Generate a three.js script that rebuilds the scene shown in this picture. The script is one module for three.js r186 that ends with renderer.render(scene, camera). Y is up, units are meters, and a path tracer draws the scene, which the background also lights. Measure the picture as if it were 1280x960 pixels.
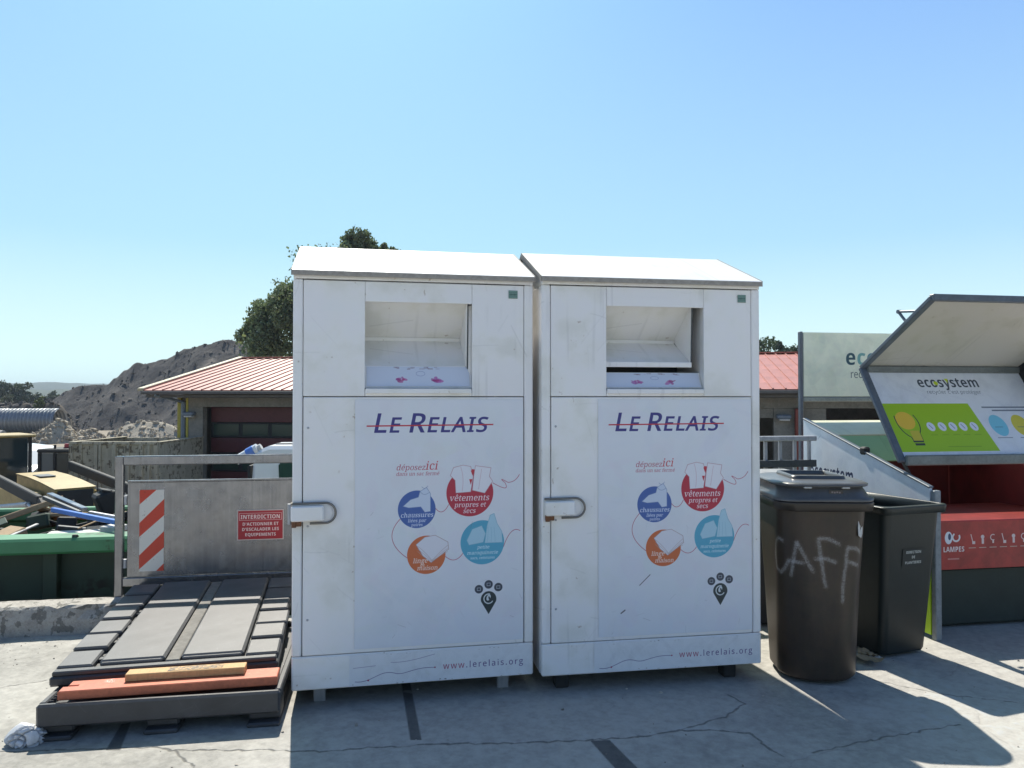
import * as THREE from 'three';
import { mergeGeometries } from 'three/addons/utils/BufferGeometryUtils.js';

// ------------------------------------------------------------------ camera, sky, sun, exposure
const scene = new THREE.Scene();
const R = Math.PI / 180, EYE = 1.55, YAW = 10 * R, PITCH = 1.0 * R, F = 960;
const camera = new THREE.PerspectiveCamera(2 * Math.atan(480 / F) / R, 4 / 3, 0.05, 4000);
camera.position.set(0, EYE, 0);
camera.rotation.order = 'YXZ';
camera.rotation.set(PITCH, -YAW, 0);
scene.add(camera);
const SUN_AZ = -5.5 * R, SUN_EL = 51.5 * R;        // azimuth from -z towards +x
const sunDir = new THREE.Vector3(Math.sin(SUN_AZ) * Math.cos(SUN_EL), Math.sin(SUN_EL), -Math.cos(SUN_AZ) * Math.cos(SUN_EL));
const sun = new THREE.DirectionalLight(new THREE.Color().setRGB(1, 0.94, 0.84), 5);
sun.position.copy(sunDir).multiplyScalar(60);
sun.castShadow = true; sun.shadow.mapSize.set(4096, 4096); sun.shadow.radius = 1.2;
Object.assign(sun.shadow.camera, { left: -30, right: 30, top: 30, bottom: -30, near: 1, far: 160 });
scene.add(sun, sun.target);
const EXPOSURE = 1.5, SKY = .667, sm0 = (a, b, x) => { const t = Math.min(1, Math.max(0, (x - a) / (b - a))); return t * t * (3 - 2 * t); };
{
  const W = 512, H = 256, a = new Float32Array(W * H * 4);
  const stops = [[-90, .30, .29, .27], [-4, .42, .46, .48], [0, .86, 1.10, 1.10], [3, .80, 1.06, 1.08], [11, .44, .74, 1.02], [27, .225, .43, .94], [45, .105, .20, .46], [90, .045, .10, .25]];
  for (let j = 0; j < H; j++) for (let i = 0; i < W; i++) {
    const th = ((j + .5) / H - .5) * Math.PI, ph = ((i + .5) / W - .5) * 2 * Math.PI, e = th / R;
    let k = 0; while (k < stops.length - 2 && e > stops[k + 1][0]) k++;
    const s0 = stops[k], s1 = stops[k + 1], t = Math.min(1, Math.max(0, (e - s0[0]) / (s1[0] - s0[0]))), tt = t;
    const d = Math.cos(ph) * Math.cos(th) * sunDir.x + Math.sin(th) * sunDir.y + Math.sin(ph) * Math.cos(th) * sunDir.z;
    const ang = Math.acos(Math.max(-1, Math.min(1, d))) / R;
    const g = e > -2 ? 1.2 * Math.exp(-ang / 13.5) : 0;
    const dim = e > -2 ? 1 - .40 * sm0(60, 120, ang) : 1;      // a clear sky is deepest away from the sun
    for (let c = 0; c < 3; c++) a[(j * W + i) * 4 + c] = SKY * ((s0[c + 1] + (s1[c + 1] - s0[c + 1]) * tt) * dim + g * [1.1, 1.8, .95][c]);
    a[(j * W + i) * 4 + 3] = 1;
  }
  const t = new THREE.DataTexture(a, W, H, THREE.RGBAFormat, THREE.FloatType);
  t.mapping = THREE.EquirectangularReflectionMapping; t.magFilter = t.minFilter = THREE.LinearFilter; t.wrapS = THREE.RepeatWrapping; t.needsUpdate = true;
  scene.background = t; scene.environment = t;
}
scene.fog = new THREE.FogExp2(new THREE.Color().setRGB(.70, .82, .95), 0.0004);

// ------------------------------------------------------------------ helpers
function rng(seed) { let s = seed >>> 0; return () => { s = (s + 0x6D2B79F5) >>> 0; let t = s; t = Math.imul(t ^ (t >>> 15), t | 1); t ^= t + Math.imul(t ^ (t >>> 7), t | 61); return ((t ^ (t >>> 14)) >>> 0) / 4294967296; }; }
const V = (x, y, z) => new THREE.Vector3(x, y, z);
const lerp = (a, b, t) => a + (b - a) * t, clamp = (x, a = 0, b = 1) => Math.min(b, Math.max(a, x));
const sm = (a, b, x) => { const t = clamp((x - a) / (b - a)); return t * t * (3 - 2 * t); };
// point seen at photograph pixel (px, py), depth metres in front of the camera
function at(px, py, depth) {
  const X = (px - 640) / F * depth, Yc = -(py - 480) / F * depth;
  const y = EYE + Yc * Math.cos(PITCH) + depth * Math.sin(PITCH), Z = depth * Math.cos(PITCH) - Yc * Math.sin(PITCH);
  return V(X * Math.cos(YAW) + Z * Math.sin(YAW), y, -(Z * Math.cos(YAW) - X * Math.sin(YAW)));
}
function onGround(px, py, h = 0) {
  const dy = (py - 480) / F, k = Math.cos(PITCH) * dy - Math.sin(PITCH), depth = (EYE - h) / k;
  return at(px, py, depth);
}
const used = {};
const numbered = (n) => { used[n] = (used[n] ?? -1) + 1; return used[n] ? n + '_' + String(used[n]).padStart(3, '0') : n; };
function thing(name, label, category, pos = [0, 0, 0], turn = 0, group) {
  const o = new THREE.Group(); o.name = numbered(name); o.position.set(...pos); o.rotation.y = turn;
  o.userData = { label, category }; if (group) o.userData.group = group; scene.add(o); return o;
}
function struct(o, name) { o.name = numbered(name); o.userData.kind = 'structure'; scene.add(o); return o; }
function fix(g) {      // non-indexed, normals, box-projected uv in metres
  if (g.userData.keep) return g;
  let h = g.index ? g.toNonIndexed() : g; const p = h.attributes.position, n = h.attributes.normal ?? (h.computeVertexNormals(), h.attributes.normal);
  const uv = new Float32Array(p.count * 2);
  for (let i = 0; i < p.count; i += 3) {
    let nx = 0, ny = 0, nz = 0; for (let k = 0; k < 3; k++) { nx += n.getX(i + k); ny += n.getY(i + k); nz += n.getZ(i + k); }
    nx = Math.abs(nx); ny = Math.abs(ny); nz = Math.abs(nz);
    for (let k = 0; k < 3; k++) {
      const q = i + k, x = p.getX(q), y = p.getY(q), z = p.getZ(q);
      if (ny >= nx && ny >= nz) { uv[2 * q] = x; uv[2 * q + 1] = z; } else if (nx >= nz) { uv[2 * q] = z; uv[2 * q + 1] = y; } else { uv[2 * q] = x; uv[2 * q + 1] = y; }
    }
  }
  h.setAttribute('uv', new THREE.BufferAttribute(uv, 2));
  for (const k of Object.keys(h.attributes)) if (!['position', 'normal', 'uv'].includes(k)) h.deleteAttribute(k);
  return h;
}
function mesh(name, geos, material, parent) {
  const list = (Array.isArray(geos) ? geos : [geos]).map(fix), g = list.length > 1 ? mergeGeometries(list) : list[0];
  const m = new THREE.Mesh(g, material); m.name = name; m.castShadow = m.receiveShadow = true; if (parent) parent.add(m); return m;
}
function cbox(w, h, d, x = 0, y = 0, z = 0, c = 0.004) {      // chamfered box centred at x y z
  const H = [w / 2, h / 2, d / 2]; c = Math.min(c, H[0] * .6, H[1] * .6, H[2] * .6);
  const v = (s, f) => s.map((q, i) => q * (i === f ? H[i] : H[i] - c)); const pos = [];
  const tri = (a, b, e) => {
    const n = [(b[1] - a[1]) * (e[2] - a[2]) - (b[2] - a[2]) * (e[1] - a[1]), (b[2] - a[2]) * (e[0] - a[0]) - (b[0] - a[0]) * (e[2] - a[2]), (b[0] - a[0]) * (e[1] - a[1]) - (b[1] - a[1]) * (e[0] - a[0])];
    const o = n[0] * (a[0] + b[0] + e[0]) + n[1] * (a[1] + b[1] + e[1]) + n[2] * (a[2] + b[2] + e[2]);
    pos.push(...a, ...(o > 0 ? [...b, ...e] : [...e, ...b]));
  };
  const quad = (a, b, e, f) => { tri(a, b, e); tri(a, e, f); };
  for (let f = 0; f < 3; f++) for (const s of [-1, 1]) {
    const g = (f + 1) % 3, k = (f + 2) % 3, S = (p, q) => { const r = [0, 0, 0]; r[f] = s; r[g] = p; r[k] = q; return r; };
    quad(v(S(-1, -1), f), v(S(1, -1), f), v(S(1, 1), f), v(S(-1, 1), f));
  }
  for (let f = 0; f < 3; f++) { const g = (f + 1) % 3, k = (f + 2) % 3; for (const s of [-1, 1]) for (const t of [-1, 1]) { const S = (q) => { const r = [0, 0, 0]; r[f] = q; r[g] = s; r[k] = t; return r; }; quad(v(S(-1), g), v(S(1), g), v(S(1), k), v(S(-1), k)); } }
  for (const a of [-1, 1]) for (const b of [-1, 1]) for (const e of [-1, 1]) tri(v([a, b, e], 0), v([a, b, e], 1), v([a, b, e], 2));
  const geo = new THREE.BufferGeometry(); geo.setAttribute('position', new THREE.Float32BufferAttribute(pos, 3)); geo.translate(x, y, z); geo.computeVertexNormals(); return geo;
}
// box from min corner to max corner
const bx = (x0, x1, y0, y1, z0, z1, c = .004) => cbox(x1 - x0, y1 - y0, z1 - z0, (x0 + x1) / 2, (y0 + y1) / 2, (z0 + z1) / 2, c);
function bar(a, b, w, h = w, c = .004, up = V(0, 1, 0)) {    // bar of section w x h from a to b
  const d = b.clone().sub(a), L = d.length(), g = cbox(w, h, L, 0, 0, 0, c), m = new THREE.Matrix4().lookAt(b, a, Math.abs(d.y / L) > .98 ? V(1, 0, 0) : up);
  g.applyMatrix4(m); const q = a.clone().add(b).multiplyScalar(.5); g.translate(q.x, q.y, q.z); return g;
}
function tube(pts, r, seg = 24, rad = 8, closed = false) { return new THREE.TubeGeometry(new THREE.CatmullRomCurve3(pts, closed, 'catmullrom', .1), seg, r, rad, closed); }
function rod(a, b, r, n = 10, r2 = r) { const d = b.clone().sub(a), g = new THREE.CylinderGeometry(r2, r, d.length(), n); g.applyQuaternion(new THREE.Quaternion().setFromUnitVectors(V(0, 1, 0), d.clone().normalize())); const q = a.clone().add(b).multiplyScalar(.5); return g.translate(q.x, q.y, q.z); }
function extr(pts, depth, bevel = 0) { const s = new THREE.Shape(pts.map((p) => new THREE.Vector2(...p))); return new THREE.ExtrudeGeometry(s, { depth, bevelEnabled: bevel > 0, bevelThickness: bevel, bevelSize: bevel, bevelSegments: 1, steps: 1 }); }
// extrude a (depth d, height y) profile along x from x0 to x1; z = -d
function prof(pts, x0, x1, bevel = 0) { const g = extr(pts, x1 - x0 - 2 * bevel, bevel); g.translate(0, 0, bevel); g.applyMatrix4(new THREE.Matrix4().set(0, 0, 1, x0, 0, 1, 0, 0, -1, 0, 0, 0, 0, 0, 0, 1)); return g; }
// sheet of thickness t through two (d,y) points
function sheet(d0, y0, d1, y1, x0, x1, t) { const L = Math.hypot(d1 - d0, y1 - y0), nx = -(y1 - y0) / L * t / 2, ny = (d1 - d0) / L * t / 2; return prof([[d0 + nx, y0 + ny], [d0 - nx, y0 - ny], [d1 - nx, y1 - ny], [d1 + nx, y1 + ny]], x0, x1); }
function printPlane(w, h, x, y, z, material, name, parent, rx = 0, ry = 0) { const g = new THREE.PlaneGeometry(w, h); g.userData.keep = true; const m = mesh(name, g, material, parent); m.position.set(x, y, z); m.rotation.set(rx, ry, 0); return m; }

// ------------------------------------------------------------------ textures
function fbm(size, p0, oct, gain, seed, py0 = p0) {
  const out = new Float32Array(size * size); let amp = 1, tot = 0; const r = rng(seed);
  for (let o = 0; o < oct; o++) {
    const px = Math.min(size, p0 << o), py = Math.min(size, py0 << o), L = new Float32Array(px * py); for (let i = 0; i < L.length; i++) L[i] = r();
    for (let j = 0; j < size; j++) {
      const fy = j / size * py, y0 = Math.floor(fy), ty = fy - y0, sy = ty * ty * (3 - 2 * ty), a = (y0 % py) * px, b = ((y0 + 1) % py) * px;
      for (let i = 0; i < size; i++) { const fx = i / size * px, x0 = Math.floor(fx), tx = fx - x0, sx = tx * tx * (3 - 2 * tx), u = x0 % px, w = (x0 + 1) % px; out[j * size + i] += amp * lerp(lerp(L[a + u], L[a + w], sx), lerp(L[b + u], L[b + w], sx), sy); }
    }
    tot += amp; amp *= gain;
  }
  for (let i = 0; i < out.length; i++) out[i] /= tot; return out;
}
const enc = (l) => { l = clamp(l); return Math.round(255 * (l <= .0031308 ? 12.92 * l : 1.055 * Math.pow(l, 1 / 2.4) - .055)); };
function dataTex(size, fn, srgb, tile = 1, h = size) {
  const a = new Uint8Array(size * h * 4); const c = [0, 0, 0];
  for (let i = 0; i < size * h; i++) { fn(i, c); for (let k = 0; k < 3; k++) a[4 * i + k] = srgb ? enc(c[k]) : Math.round(255 * clamp(c[k])); a[4 * i + 3] = 255; }
  const t = new THREE.DataTexture(a, size, h); if (srgb) t.colorSpace = THREE.SRGBColorSpace; t.wrapS = t.wrapT = THREE.RepeatWrapping; t.magFilter = THREE.LinearFilter; t.minFilter = THREE.LinearMipmapLinearFilter; t.generateMipmaps = true; t.anisotropy = 8; t.repeat.set(1 / tile, 1 / tile); t.needsUpdate = true; return t;
}
const retile = (t, s, s2 = s) => { const c = t.clone(); c.repeat.set(1 / s, 1 / s2); c.needsUpdate = true; return c; };
function canvasTex(w, h, draw) { const c = document.createElement('canvas'); c.width = w; c.height = h; const x = c.getContext('2d'); draw(x, w, h); const t = new THREE.CanvasTexture(c); t.colorSpace = THREE.SRGBColorSpace; t.anisotropy = 8; return t; }
const n1 = fbm(512, 8, 6, .55, 11), n2 = fbm(512, 4, 5, .5, 12), n3 = fbm(512, 64, 3, .7, 13), nV = fbm(512, 64, 3, .6, 14, 2), n4 = fbm(512, 16, 5, .6, 15);
function scratches(seed, count, len, size = 512) {      // thin random scratches, 0..1 mask
  const c = document.createElement('canvas'); c.width = c.height = size; const x = c.getContext('2d'), r = rng(seed); x.fillStyle = '#000'; x.fillRect(0, 0, size, size);
  for (let i = 0; i < count; i++) { const a = r() * 6.28, l = len * (.3 + r()), px = r() * size, py = r() * size; x.strokeStyle = `rgba(255,255,255,${.2 + .7 * r()})`; x.lineWidth = .6 + r() * 1.2; x.beginPath(); x.moveTo(px, py); x.quadraticCurveTo(px + Math.cos(a) * l / 2 + (r() - .5) * 8, py + Math.sin(a) * l / 2 + (r() - .5) * 8, px + Math.cos(a) * l, py + Math.sin(a) * l); x.stroke(); }
  const d = x.getImageData(0, 0, size, size).data, o = new Float32Array(size * size); for (let i = 0; i < o.length; i++) o[i] = d[4 * i] / 255; return o;
}
const sc1 = scratches(5, 60, 60), sc2 = scratches(6, 260, 40);
const tPaint = dataTex(512, (i, c) => { const g = 1 - .10 * sm(.5, .75, n1[i]) - .07 * n2[i] - .10 * sm(.58, .72, nV[i]) * sm(.45, .65, n2[i]) - .16 * sc1[i]; const k = .6 * sm(.80, .86, n3[i]) * sm(.5, .6, n1[i]); c[0] = lerp(g, .34, k); c[1] = lerp(g * (1 - .015 * n2[i]), .22, k); c[2] = lerp(g * (1 - .05 * sm(.4, .7, n1[i])), .14, k); }, true, 1.6);
const tPlastic = dataTex(512, (i, c) => { const g = .82 + .5 * (n1[i] - .5) + .28 * sm(.55, .8, n2[i]) + .35 * sc2[i]; c[0] = g * .72; c[1] = g * .71; c[2] = g * .69; }, true, .9);
const tGrain = dataTex(512, (i, c) => { const g = .8 + .5 * (n1[i] - .5) + .35 * (n3[i] - .5); c[0] = c[1] = c[2] = g * .9; }, true, 1);
const tGrainBig = retile(tGrain, 6);
const tRust = dataTex(512, (i, c) => { const k = sm(.52, .60, n4[i]) * sm(.35, .6, n2[i]), g = .8 + .5 * (n1[i] - .5); c[0] = lerp(g, .28, k); c[1] = lerp(g * .98, .13, k); c[2] = lerp(g * .93, .07, k); }, true, 2.4);
const tFlake = dataTex(512, (i, c) => { const k = sm(.53, .60, .5 * n4[i] + .3 * n1[i] + .2 * nV[i]) * .8, g = .85 + .5 * (n1[i] - .5) + .3 * (nV[i] - .5); c[0] = lerp(g, .16, k); c[1] = lerp(g * .95, .12, k); c[2] = lerp(g * .86, .085, k); }, true, 1.5);
const tGalv = dataTex(512, (i, c) => { const g = .85 + .35 * (n4[i] - .5) + .25 * (nV[i] - .5) - .12 * sc2[i]; c[0] = g; c[1] = g; c[2] = g * 1.01; }, true, .8);
const tBump = dataTex(512, (i, c) => { c[0] = c[1] = c[2] = .6 * n1[i] + .4 * n3[i]; }, false, .5);
const tBumpSoft = dataTex(512, (i, c) => { c[0] = c[1] = c[2] = n2[i]; }, false, 1.3);
const tRough = dataTex(512, (i, c) => { c[0] = 0; c[1] = .55 + .9 * (n1[i] - .5) + .3 * (n2[i] - .5); c[2] = 1; }, false, 1.1);

const mat = (rgb, o = {}) => { const { phys, ...p } = o; const m = new (phys ? THREE.MeshPhysicalMaterial : THREE.MeshStandardMaterial)({ roughness: .6, metalness: 0, ...p }); m.color.setRGB(...rgb); return m; };
const M = {
  white: mat([.88, .87, .86], { map: tPaint, roughness: .42, bumpMap: tBumpSoft, bumpScale: .005 }),
  whiteIn: mat([.86, .845, .82], { map: tPaint, roughness: .55 }),
  trim: mat([.46, .42, .37], { map: retile(tGrain, .35), roughness: .7 }),
  roofWhite: mat([.80, .80, .79], { map: tPaint, roughness: .4 }),
  steel: mat([.31, .31, .32], { map: tGalv, roughness: .42, metalness: .75, roughnessMap: tRough }),
  galv: mat([.50, .51, .53], { map: tGalv, roughness: .55, metalness: .55 }),
  darkSteel: mat([.10, .11, .12], { map: tGrain, roughness: .5, metalness: .4 }),
  lockSteel: mat([.26, .25, .24], { map: tRust, roughness: .45, metalness: .7 }),
  rust: mat([.26, .12, .06], { map: tGrain, roughness: .9 }),
  blackPlastic: mat([.085, .088, .095], { map: tPlastic, roughness: .45, bumpMap: tBump, bumpScale: .0012 }),
  dustPlastic: mat([.155, .155, .16], { map: tPlastic, roughness: .5, bumpMap: tBump, bumpScale: .001 }),
  dirtPlastic: mat([.25, .235, .21], { map: tGrain, roughness: .9, bumpMap: tBump, bumpScale: .003 }),
  rubber: mat([.03, .03, .03], { map: tGrain, roughness: .8 }),
  orange: mat([.72, .20, .10], { map: tGrain, roughness: .42, bumpMap: tBumpSoft, bumpScale: .001 }),
  wood: mat([.62, .38, .17], { map: retile(tGalv, .5, .05), roughness: .75 }),
  concrete: mat([.40, .385, .36], { map: tGrain, roughness: .92, bumpMap: tBump, bumpScale: .006 }),
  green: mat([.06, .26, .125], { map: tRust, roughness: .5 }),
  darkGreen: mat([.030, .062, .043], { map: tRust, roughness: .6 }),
  cream: mat([.52, .49, .40], { map: tFlake, roughness: .8 }),
  yellow: mat([.48, .35, .13], { map: tGrain, roughness: .5 }),
  machineBlack: mat([.022, .024, .027], { map: tGrain, roughness: .72 }),
  glassDark: mat([.02, .035, .04], { roughness: .06 }),
  vanWhite: mat([.74, .76, .78], { roughness: .25 }),
  redRoof: mat([.56, .21, .165], { map: retile(tGrain, 2.2), roughness: .45 }),
  ridge: mat([.46, .12, .08], { map: tGrain, roughness: .5 }),
  verge: mat([.66, .58, .38], { map: tGrain, roughness: .5 }),
  gutter: mat([.13, .12, .115], { map: tGrain, roughness: .5 }),
  render: mat([.30, .285, .255], { map: retile(tGrain, 2.5), roughness: .9 }),
  yellowPaint: mat([.55, .47, .08], { map: tGrain, roughness: .6 }),
  blueGrey: mat([.20, .25, .32], { map: tGrain, roughness: .4 }),
  doorRed: mat([.13, .025, .03], { map: tGrain, roughness: .5 }),
  redPost: mat([.28, .05, .035], { map: tGrain, roughness: .5 }),
  dirt: mat([.34, .29, .23], { map: tGrainBig, roughness: 1 }),
  blue: mat([.10, .22, .60], { roughness: .35 }),
  whitePlain: mat([.74, .73, .70], { map: tGrain, roughness: .7 }),
  card: mat([.50, .36, .22], { map: tGrain, roughness: .85 }),
  bag: mat([.75, .76, .78], { roughness: .35, map: tGrain, side: THREE.DoubleSide }),
  frameBlue: mat([.13, .16, .20], { map: tGrain, roughness: .4 }),
  hoodInner: mat([.56, .54, .49], { map: tPaint, roughness: .55 }),
  hoodPanel: mat([.60, .61, .62], { map: tPaint, roughness: .5 }),
  redBox: mat([.36, .045, .036], { map: tPlastic, roughness: .4 }),
  redDark: mat([.34, .042, .034], { map: tPlastic, roughness: .5 }),
  baseGreen: mat([.035, .055, .045], { map: tPlastic, roughness: .6 }),
  palegreen: mat([.70, .78, .66], { map: tPaint, roughness: .45 }),
  greenSheet: mat([.30, .52, .26], { map: tPaint, roughness: .45 }),
  creamSheet: mat([.72, .72, .52], { map: tPaint, roughness: .45 }),
};
for (const m of Object.values(M)) m.side = m.side ?? THREE.FrontSide;

// ------------------------------------------------------------------ ground
const YARD = -2.1;
{
  // near apron of cast concrete, 10 m x 6.2 m, with its own cracks, tar joints and stains
  const x0 = -4.6, x1 = 5.4, d0 = -.74, d1 = 5.46, W = 2048, H = 1270;
  const c = document.createElement('canvas'); c.width = W; c.height = H; const g = c.getContext('2d');
  const U = (p) => [(p.x - x0) / (x1 - x0) * W, (-p.z - d0) / (d1 - d0) * H];
  g.fillStyle = '#000'; g.fillRect(0, 0, W, H);
  const r = rng(77);
  const crack = (pts, w, col = 'rgb(255,0,0)') => { g.strokeStyle = col; g.lineJoin = 'round'; let prev = null; for (let i = 0; i < pts.length - 1; i++) { const a = U(pts[i]), b = U(pts[i + 1]), n = Math.max(2, Math.ceil(Math.hypot(b[0] - a[0], b[1] - a[1]) / 7)); for (let k = 0; k <= n; k++) { const t = k / n, q = [lerp(a[0], b[0], t) + (r() - .5) * 4, lerp(a[1], b[1], t) + (r() - .5) * 4]; if (prev) { g.lineWidth = w * (.35 + r()); g.beginPath(); g.moveTo(...prev); g.lineTo(...q); g.stroke(); } prev = q; } } };
  const G = (...a) => a.map(([x, y]) => onGround(x, y));
  crack(G([-60, 940], [60, 938], [190, 934], [215, 938], [335, 938], [400, 940], [470, 934], [560, 930], [640, 929], [740, 925], [800, 921], [850, 913], [905, 913], [940, 916], [952, 930], [980, 945]), 2.4);
  crack(G([852, 912], [905, 897], [930, 880], [910, 868]), 2); crack(G([215, 938], [240, 958], [262, 975]), 2); crack(G([1015, 940], [1090, 925], [1200, 905]), 1.6);
  crack(G([60, 850], [110, 826], [138, 800]), 1.8); crack(G([0, 860], [60, 850]), 1.5); crack(G([1090, 850], [1180, 868], [1290, 880]), 1.6);
  for (let i = 0; i < 46; i++) { let p = V(lerp(x0, x1, r()), 0, -lerp(d0, d1, r())), a = r() * 6.28; const pts = [p]; for (let k = 0; k < 3; k++) { a += (r() - .5) * 1.2; p = V(p.x + Math.cos(a) * .22, 0, p.z + Math.sin(a) * .22); pts.push(p); } crack(pts, .9, 'rgb(120,0,0)'); }
  // tar-filled joints
  g.fillStyle = 'rgb(0,255,0)'; const quad = (...a) => { g.beginPath(); G(...a).map(U).forEach((q, i) => (i ? g.lineTo(...q) : g.moveTo(...q))); g.closePath(); g.fill(); };
  quad([501, 850], [512, 850], [527, 925], [513, 925]); quad([738, 926], [762, 925], [812, 975], [782, 975]); quad([152, 905], [164, 903], [150, 938], [132, 938]);
  // bleached and dark patches with ragged outlines
  for (let i = 0; i < 900; i++) { g.fillStyle = `rgba(0,0,${r() < .5 ? 255 : 120},${.15 + .5 * r()})`; g.beginPath(); const q = [r() * W, r() * H]; g.ellipse(q[0], q[1], 1 + r() * 7, 1 + r() * 4, r() * 3, 0, 7); g.fill(); }
  const d = g.getImageData(0, 0, W, H).data, big = fbm(1024, 3, 7, .6, 21), fine = fbm(512, 64, 4, .75, 22), st = fbm(1024, 6, 6, .62, 23);
  const samp = (i, arr, s, k) => { const x = i % W, y = (i / W) | 0; return arr[((y * k | 0) % s) * s + ((x * k | 0) % s)]; };
  const col = dataTex(W, (i, o) => {
    const b = samp(i, big, 1024, .5), f = samp(i, fine, 512, 1), s = samp(i, st, 1024, .5);
    let v = .90 + .55 * (b - .5) + .50 * (f - .5) - .20 * sm(.52, .68, s);
    v *= 1 - .22 * d[4 * i + 2] / 255 * (f > .45 ? 1 : .3); let R_ = v, G_ = v * .965, B_ = v * .875;
    const k = d[4 * i] / 255 * .58; R_ *= 1 - k; G_ *= 1 - k; B_ *= 1 - k;
    const t = d[4 * i + 1] / 255 * (.85 + .3 * (f - .5)); R_ = lerp(R_, .16, t); G_ = lerp(G_, .155, t); B_ = lerp(B_, .15, t);
    o[0] = R_; o[1] = G_; o[2] = B_;
  }, true, 1, H);
  const bmp = dataTex(W, (i, o) => { o[0] = o[1] = o[2] = .55 + .35 * (samp(i, fine, 512, 1) - .5) + .5 * (samp(i, big, 1024, .5) - .5) - .45 * d[4 * i] / 255 - .1 * d[4 * i + 1] / 255; }, false, 1, H);
  for (const t of [col, bmp]) { t.wrapS = t.wrapT = THREE.ClampToEdgeWrapping; t.repeat.set(1, 1); }
  const geo = new THREE.BufferGeometry(); geo.setAttribute('position', new THREE.Float32BufferAttribute([x0, 0, -d0, x1, 0, -d0, x1, 0, -d1, x0, 0, -d0, x1, 0, -d1, x0, 0, -d1], 3)); geo.setAttribute('uv', new THREE.Float32BufferAttribute([0, 0, 1, 0, 1, 1, 0, 0, 1, 1, 0, 1], 2)); geo.computeVertexNormals(); geo.userData.keep = true;
  const plat = struct(new THREE.Group(), 'platform');
  mesh('concrete_apron', geo, mat([.415, .415, .415], { map: col, bumpMap: bmp, bumpScale: .012, roughness: .92 }), plat);
  const flat = (a, b, c0, c1) => { const q = new THREE.PlaneGeometry(b - a, c1 - c0); q.rotateX(-Math.PI / 2); q.translate((a + b) / 2, 0, -(c0 + c1) / 2); return q; };
  const surround = mat([.53, .51, .475], { map: retile(tGrain, 2.3), roughness: .92, bumpMap: tBump, bumpScale: .006 });
  mesh('concrete_surround', [flat(-40, x0, d0, 5.68), flat(x1, 40, d0, 9), flat(x0, 3.42, d1, 5.68), flat(3.42, x1, d1, 9)], surround, plat);
  mesh('concrete_drive', flat(-40, 40, -60, d0), surround, plat);
  mesh('retaining_wall', [bx(-40, 3.4, YARD - .3, -.005, -5.66, -5.3, .01), bx(3.4, 3.7, YARD - .3, -.006, -8.9, -5.3, .01), bx(3.7, 40, YARD - .3, -.007, -8.98, -8.6, .01)], M.concrete, plat);
}
{
  const g = new THREE.PlaneGeometry(4000, 4000, 1, 1); g.rotateX(-Math.PI / 2); g.translate(0, YARD, 0);
  // leave the platform above it; the yard is packed pale dirt
  struct(mesh('yard_ground', g, mat([.33, .285, .225], { map: retile(tGrain, 9), roughness: 1 })), 'yard_ground');
}
// kerb along the platform edge: cast concrete with a chipped arris
{
  const seg = 120, pts = [[5.46, -.01], [5.462, .10], [5.475, .175], [5.50, .19], [5.66, .19], [5.68, .17], [5.68, -.01]], x0 = -8, x1 = -1.0, r = rng(9), pos = [];
  const row = (i) => { const x = lerp(x0, x1, i / seg); return pts.map(([d, y], k) => { const q = rng(i * 17 + k)(), a = (k === 2 || k === 3) ? .012 * q + (q > .86 ? .016 : 0) : .004 * q; return V(x, y - (k > 0 && k < 6 ? a : 0), -(d + (k < 3 ? a : 0))); }); };
  for (let i = 0; i < seg; i++) { const a = row(i), b = row(i + 1); for (let k = 0; k < pts.length - 1; k++) for (const q of [a[k], b[k], b[k + 1], a[k], b[k + 1], a[k + 1]]) pos.push(q.x, q.y, q.z); }
  const g = new THREE.BufferGeometry(); g.setAttribute('position', new THREE.Float32BufferAttribute(pos, 3)); g.computeVertexNormals();
  const t = dataTex(512, (i, c) => { const g = .9 + .5 * (n1[i] - .5) + .4 * (n3[i] - .5), k = sm(.56, .62, n4[i]); c[0] = g * lerp(1, .5, k); c[1] = g * lerp(.97, .49, k); c[2] = g * lerp(.92, .46, k); }, true, .7);
  struct(mesh('kerb', g, mat([.42, .405, .38], { map: t, roughness: .95, bumpMap: tBump, bumpScale: .012 })), 'kerb');
}

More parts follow.
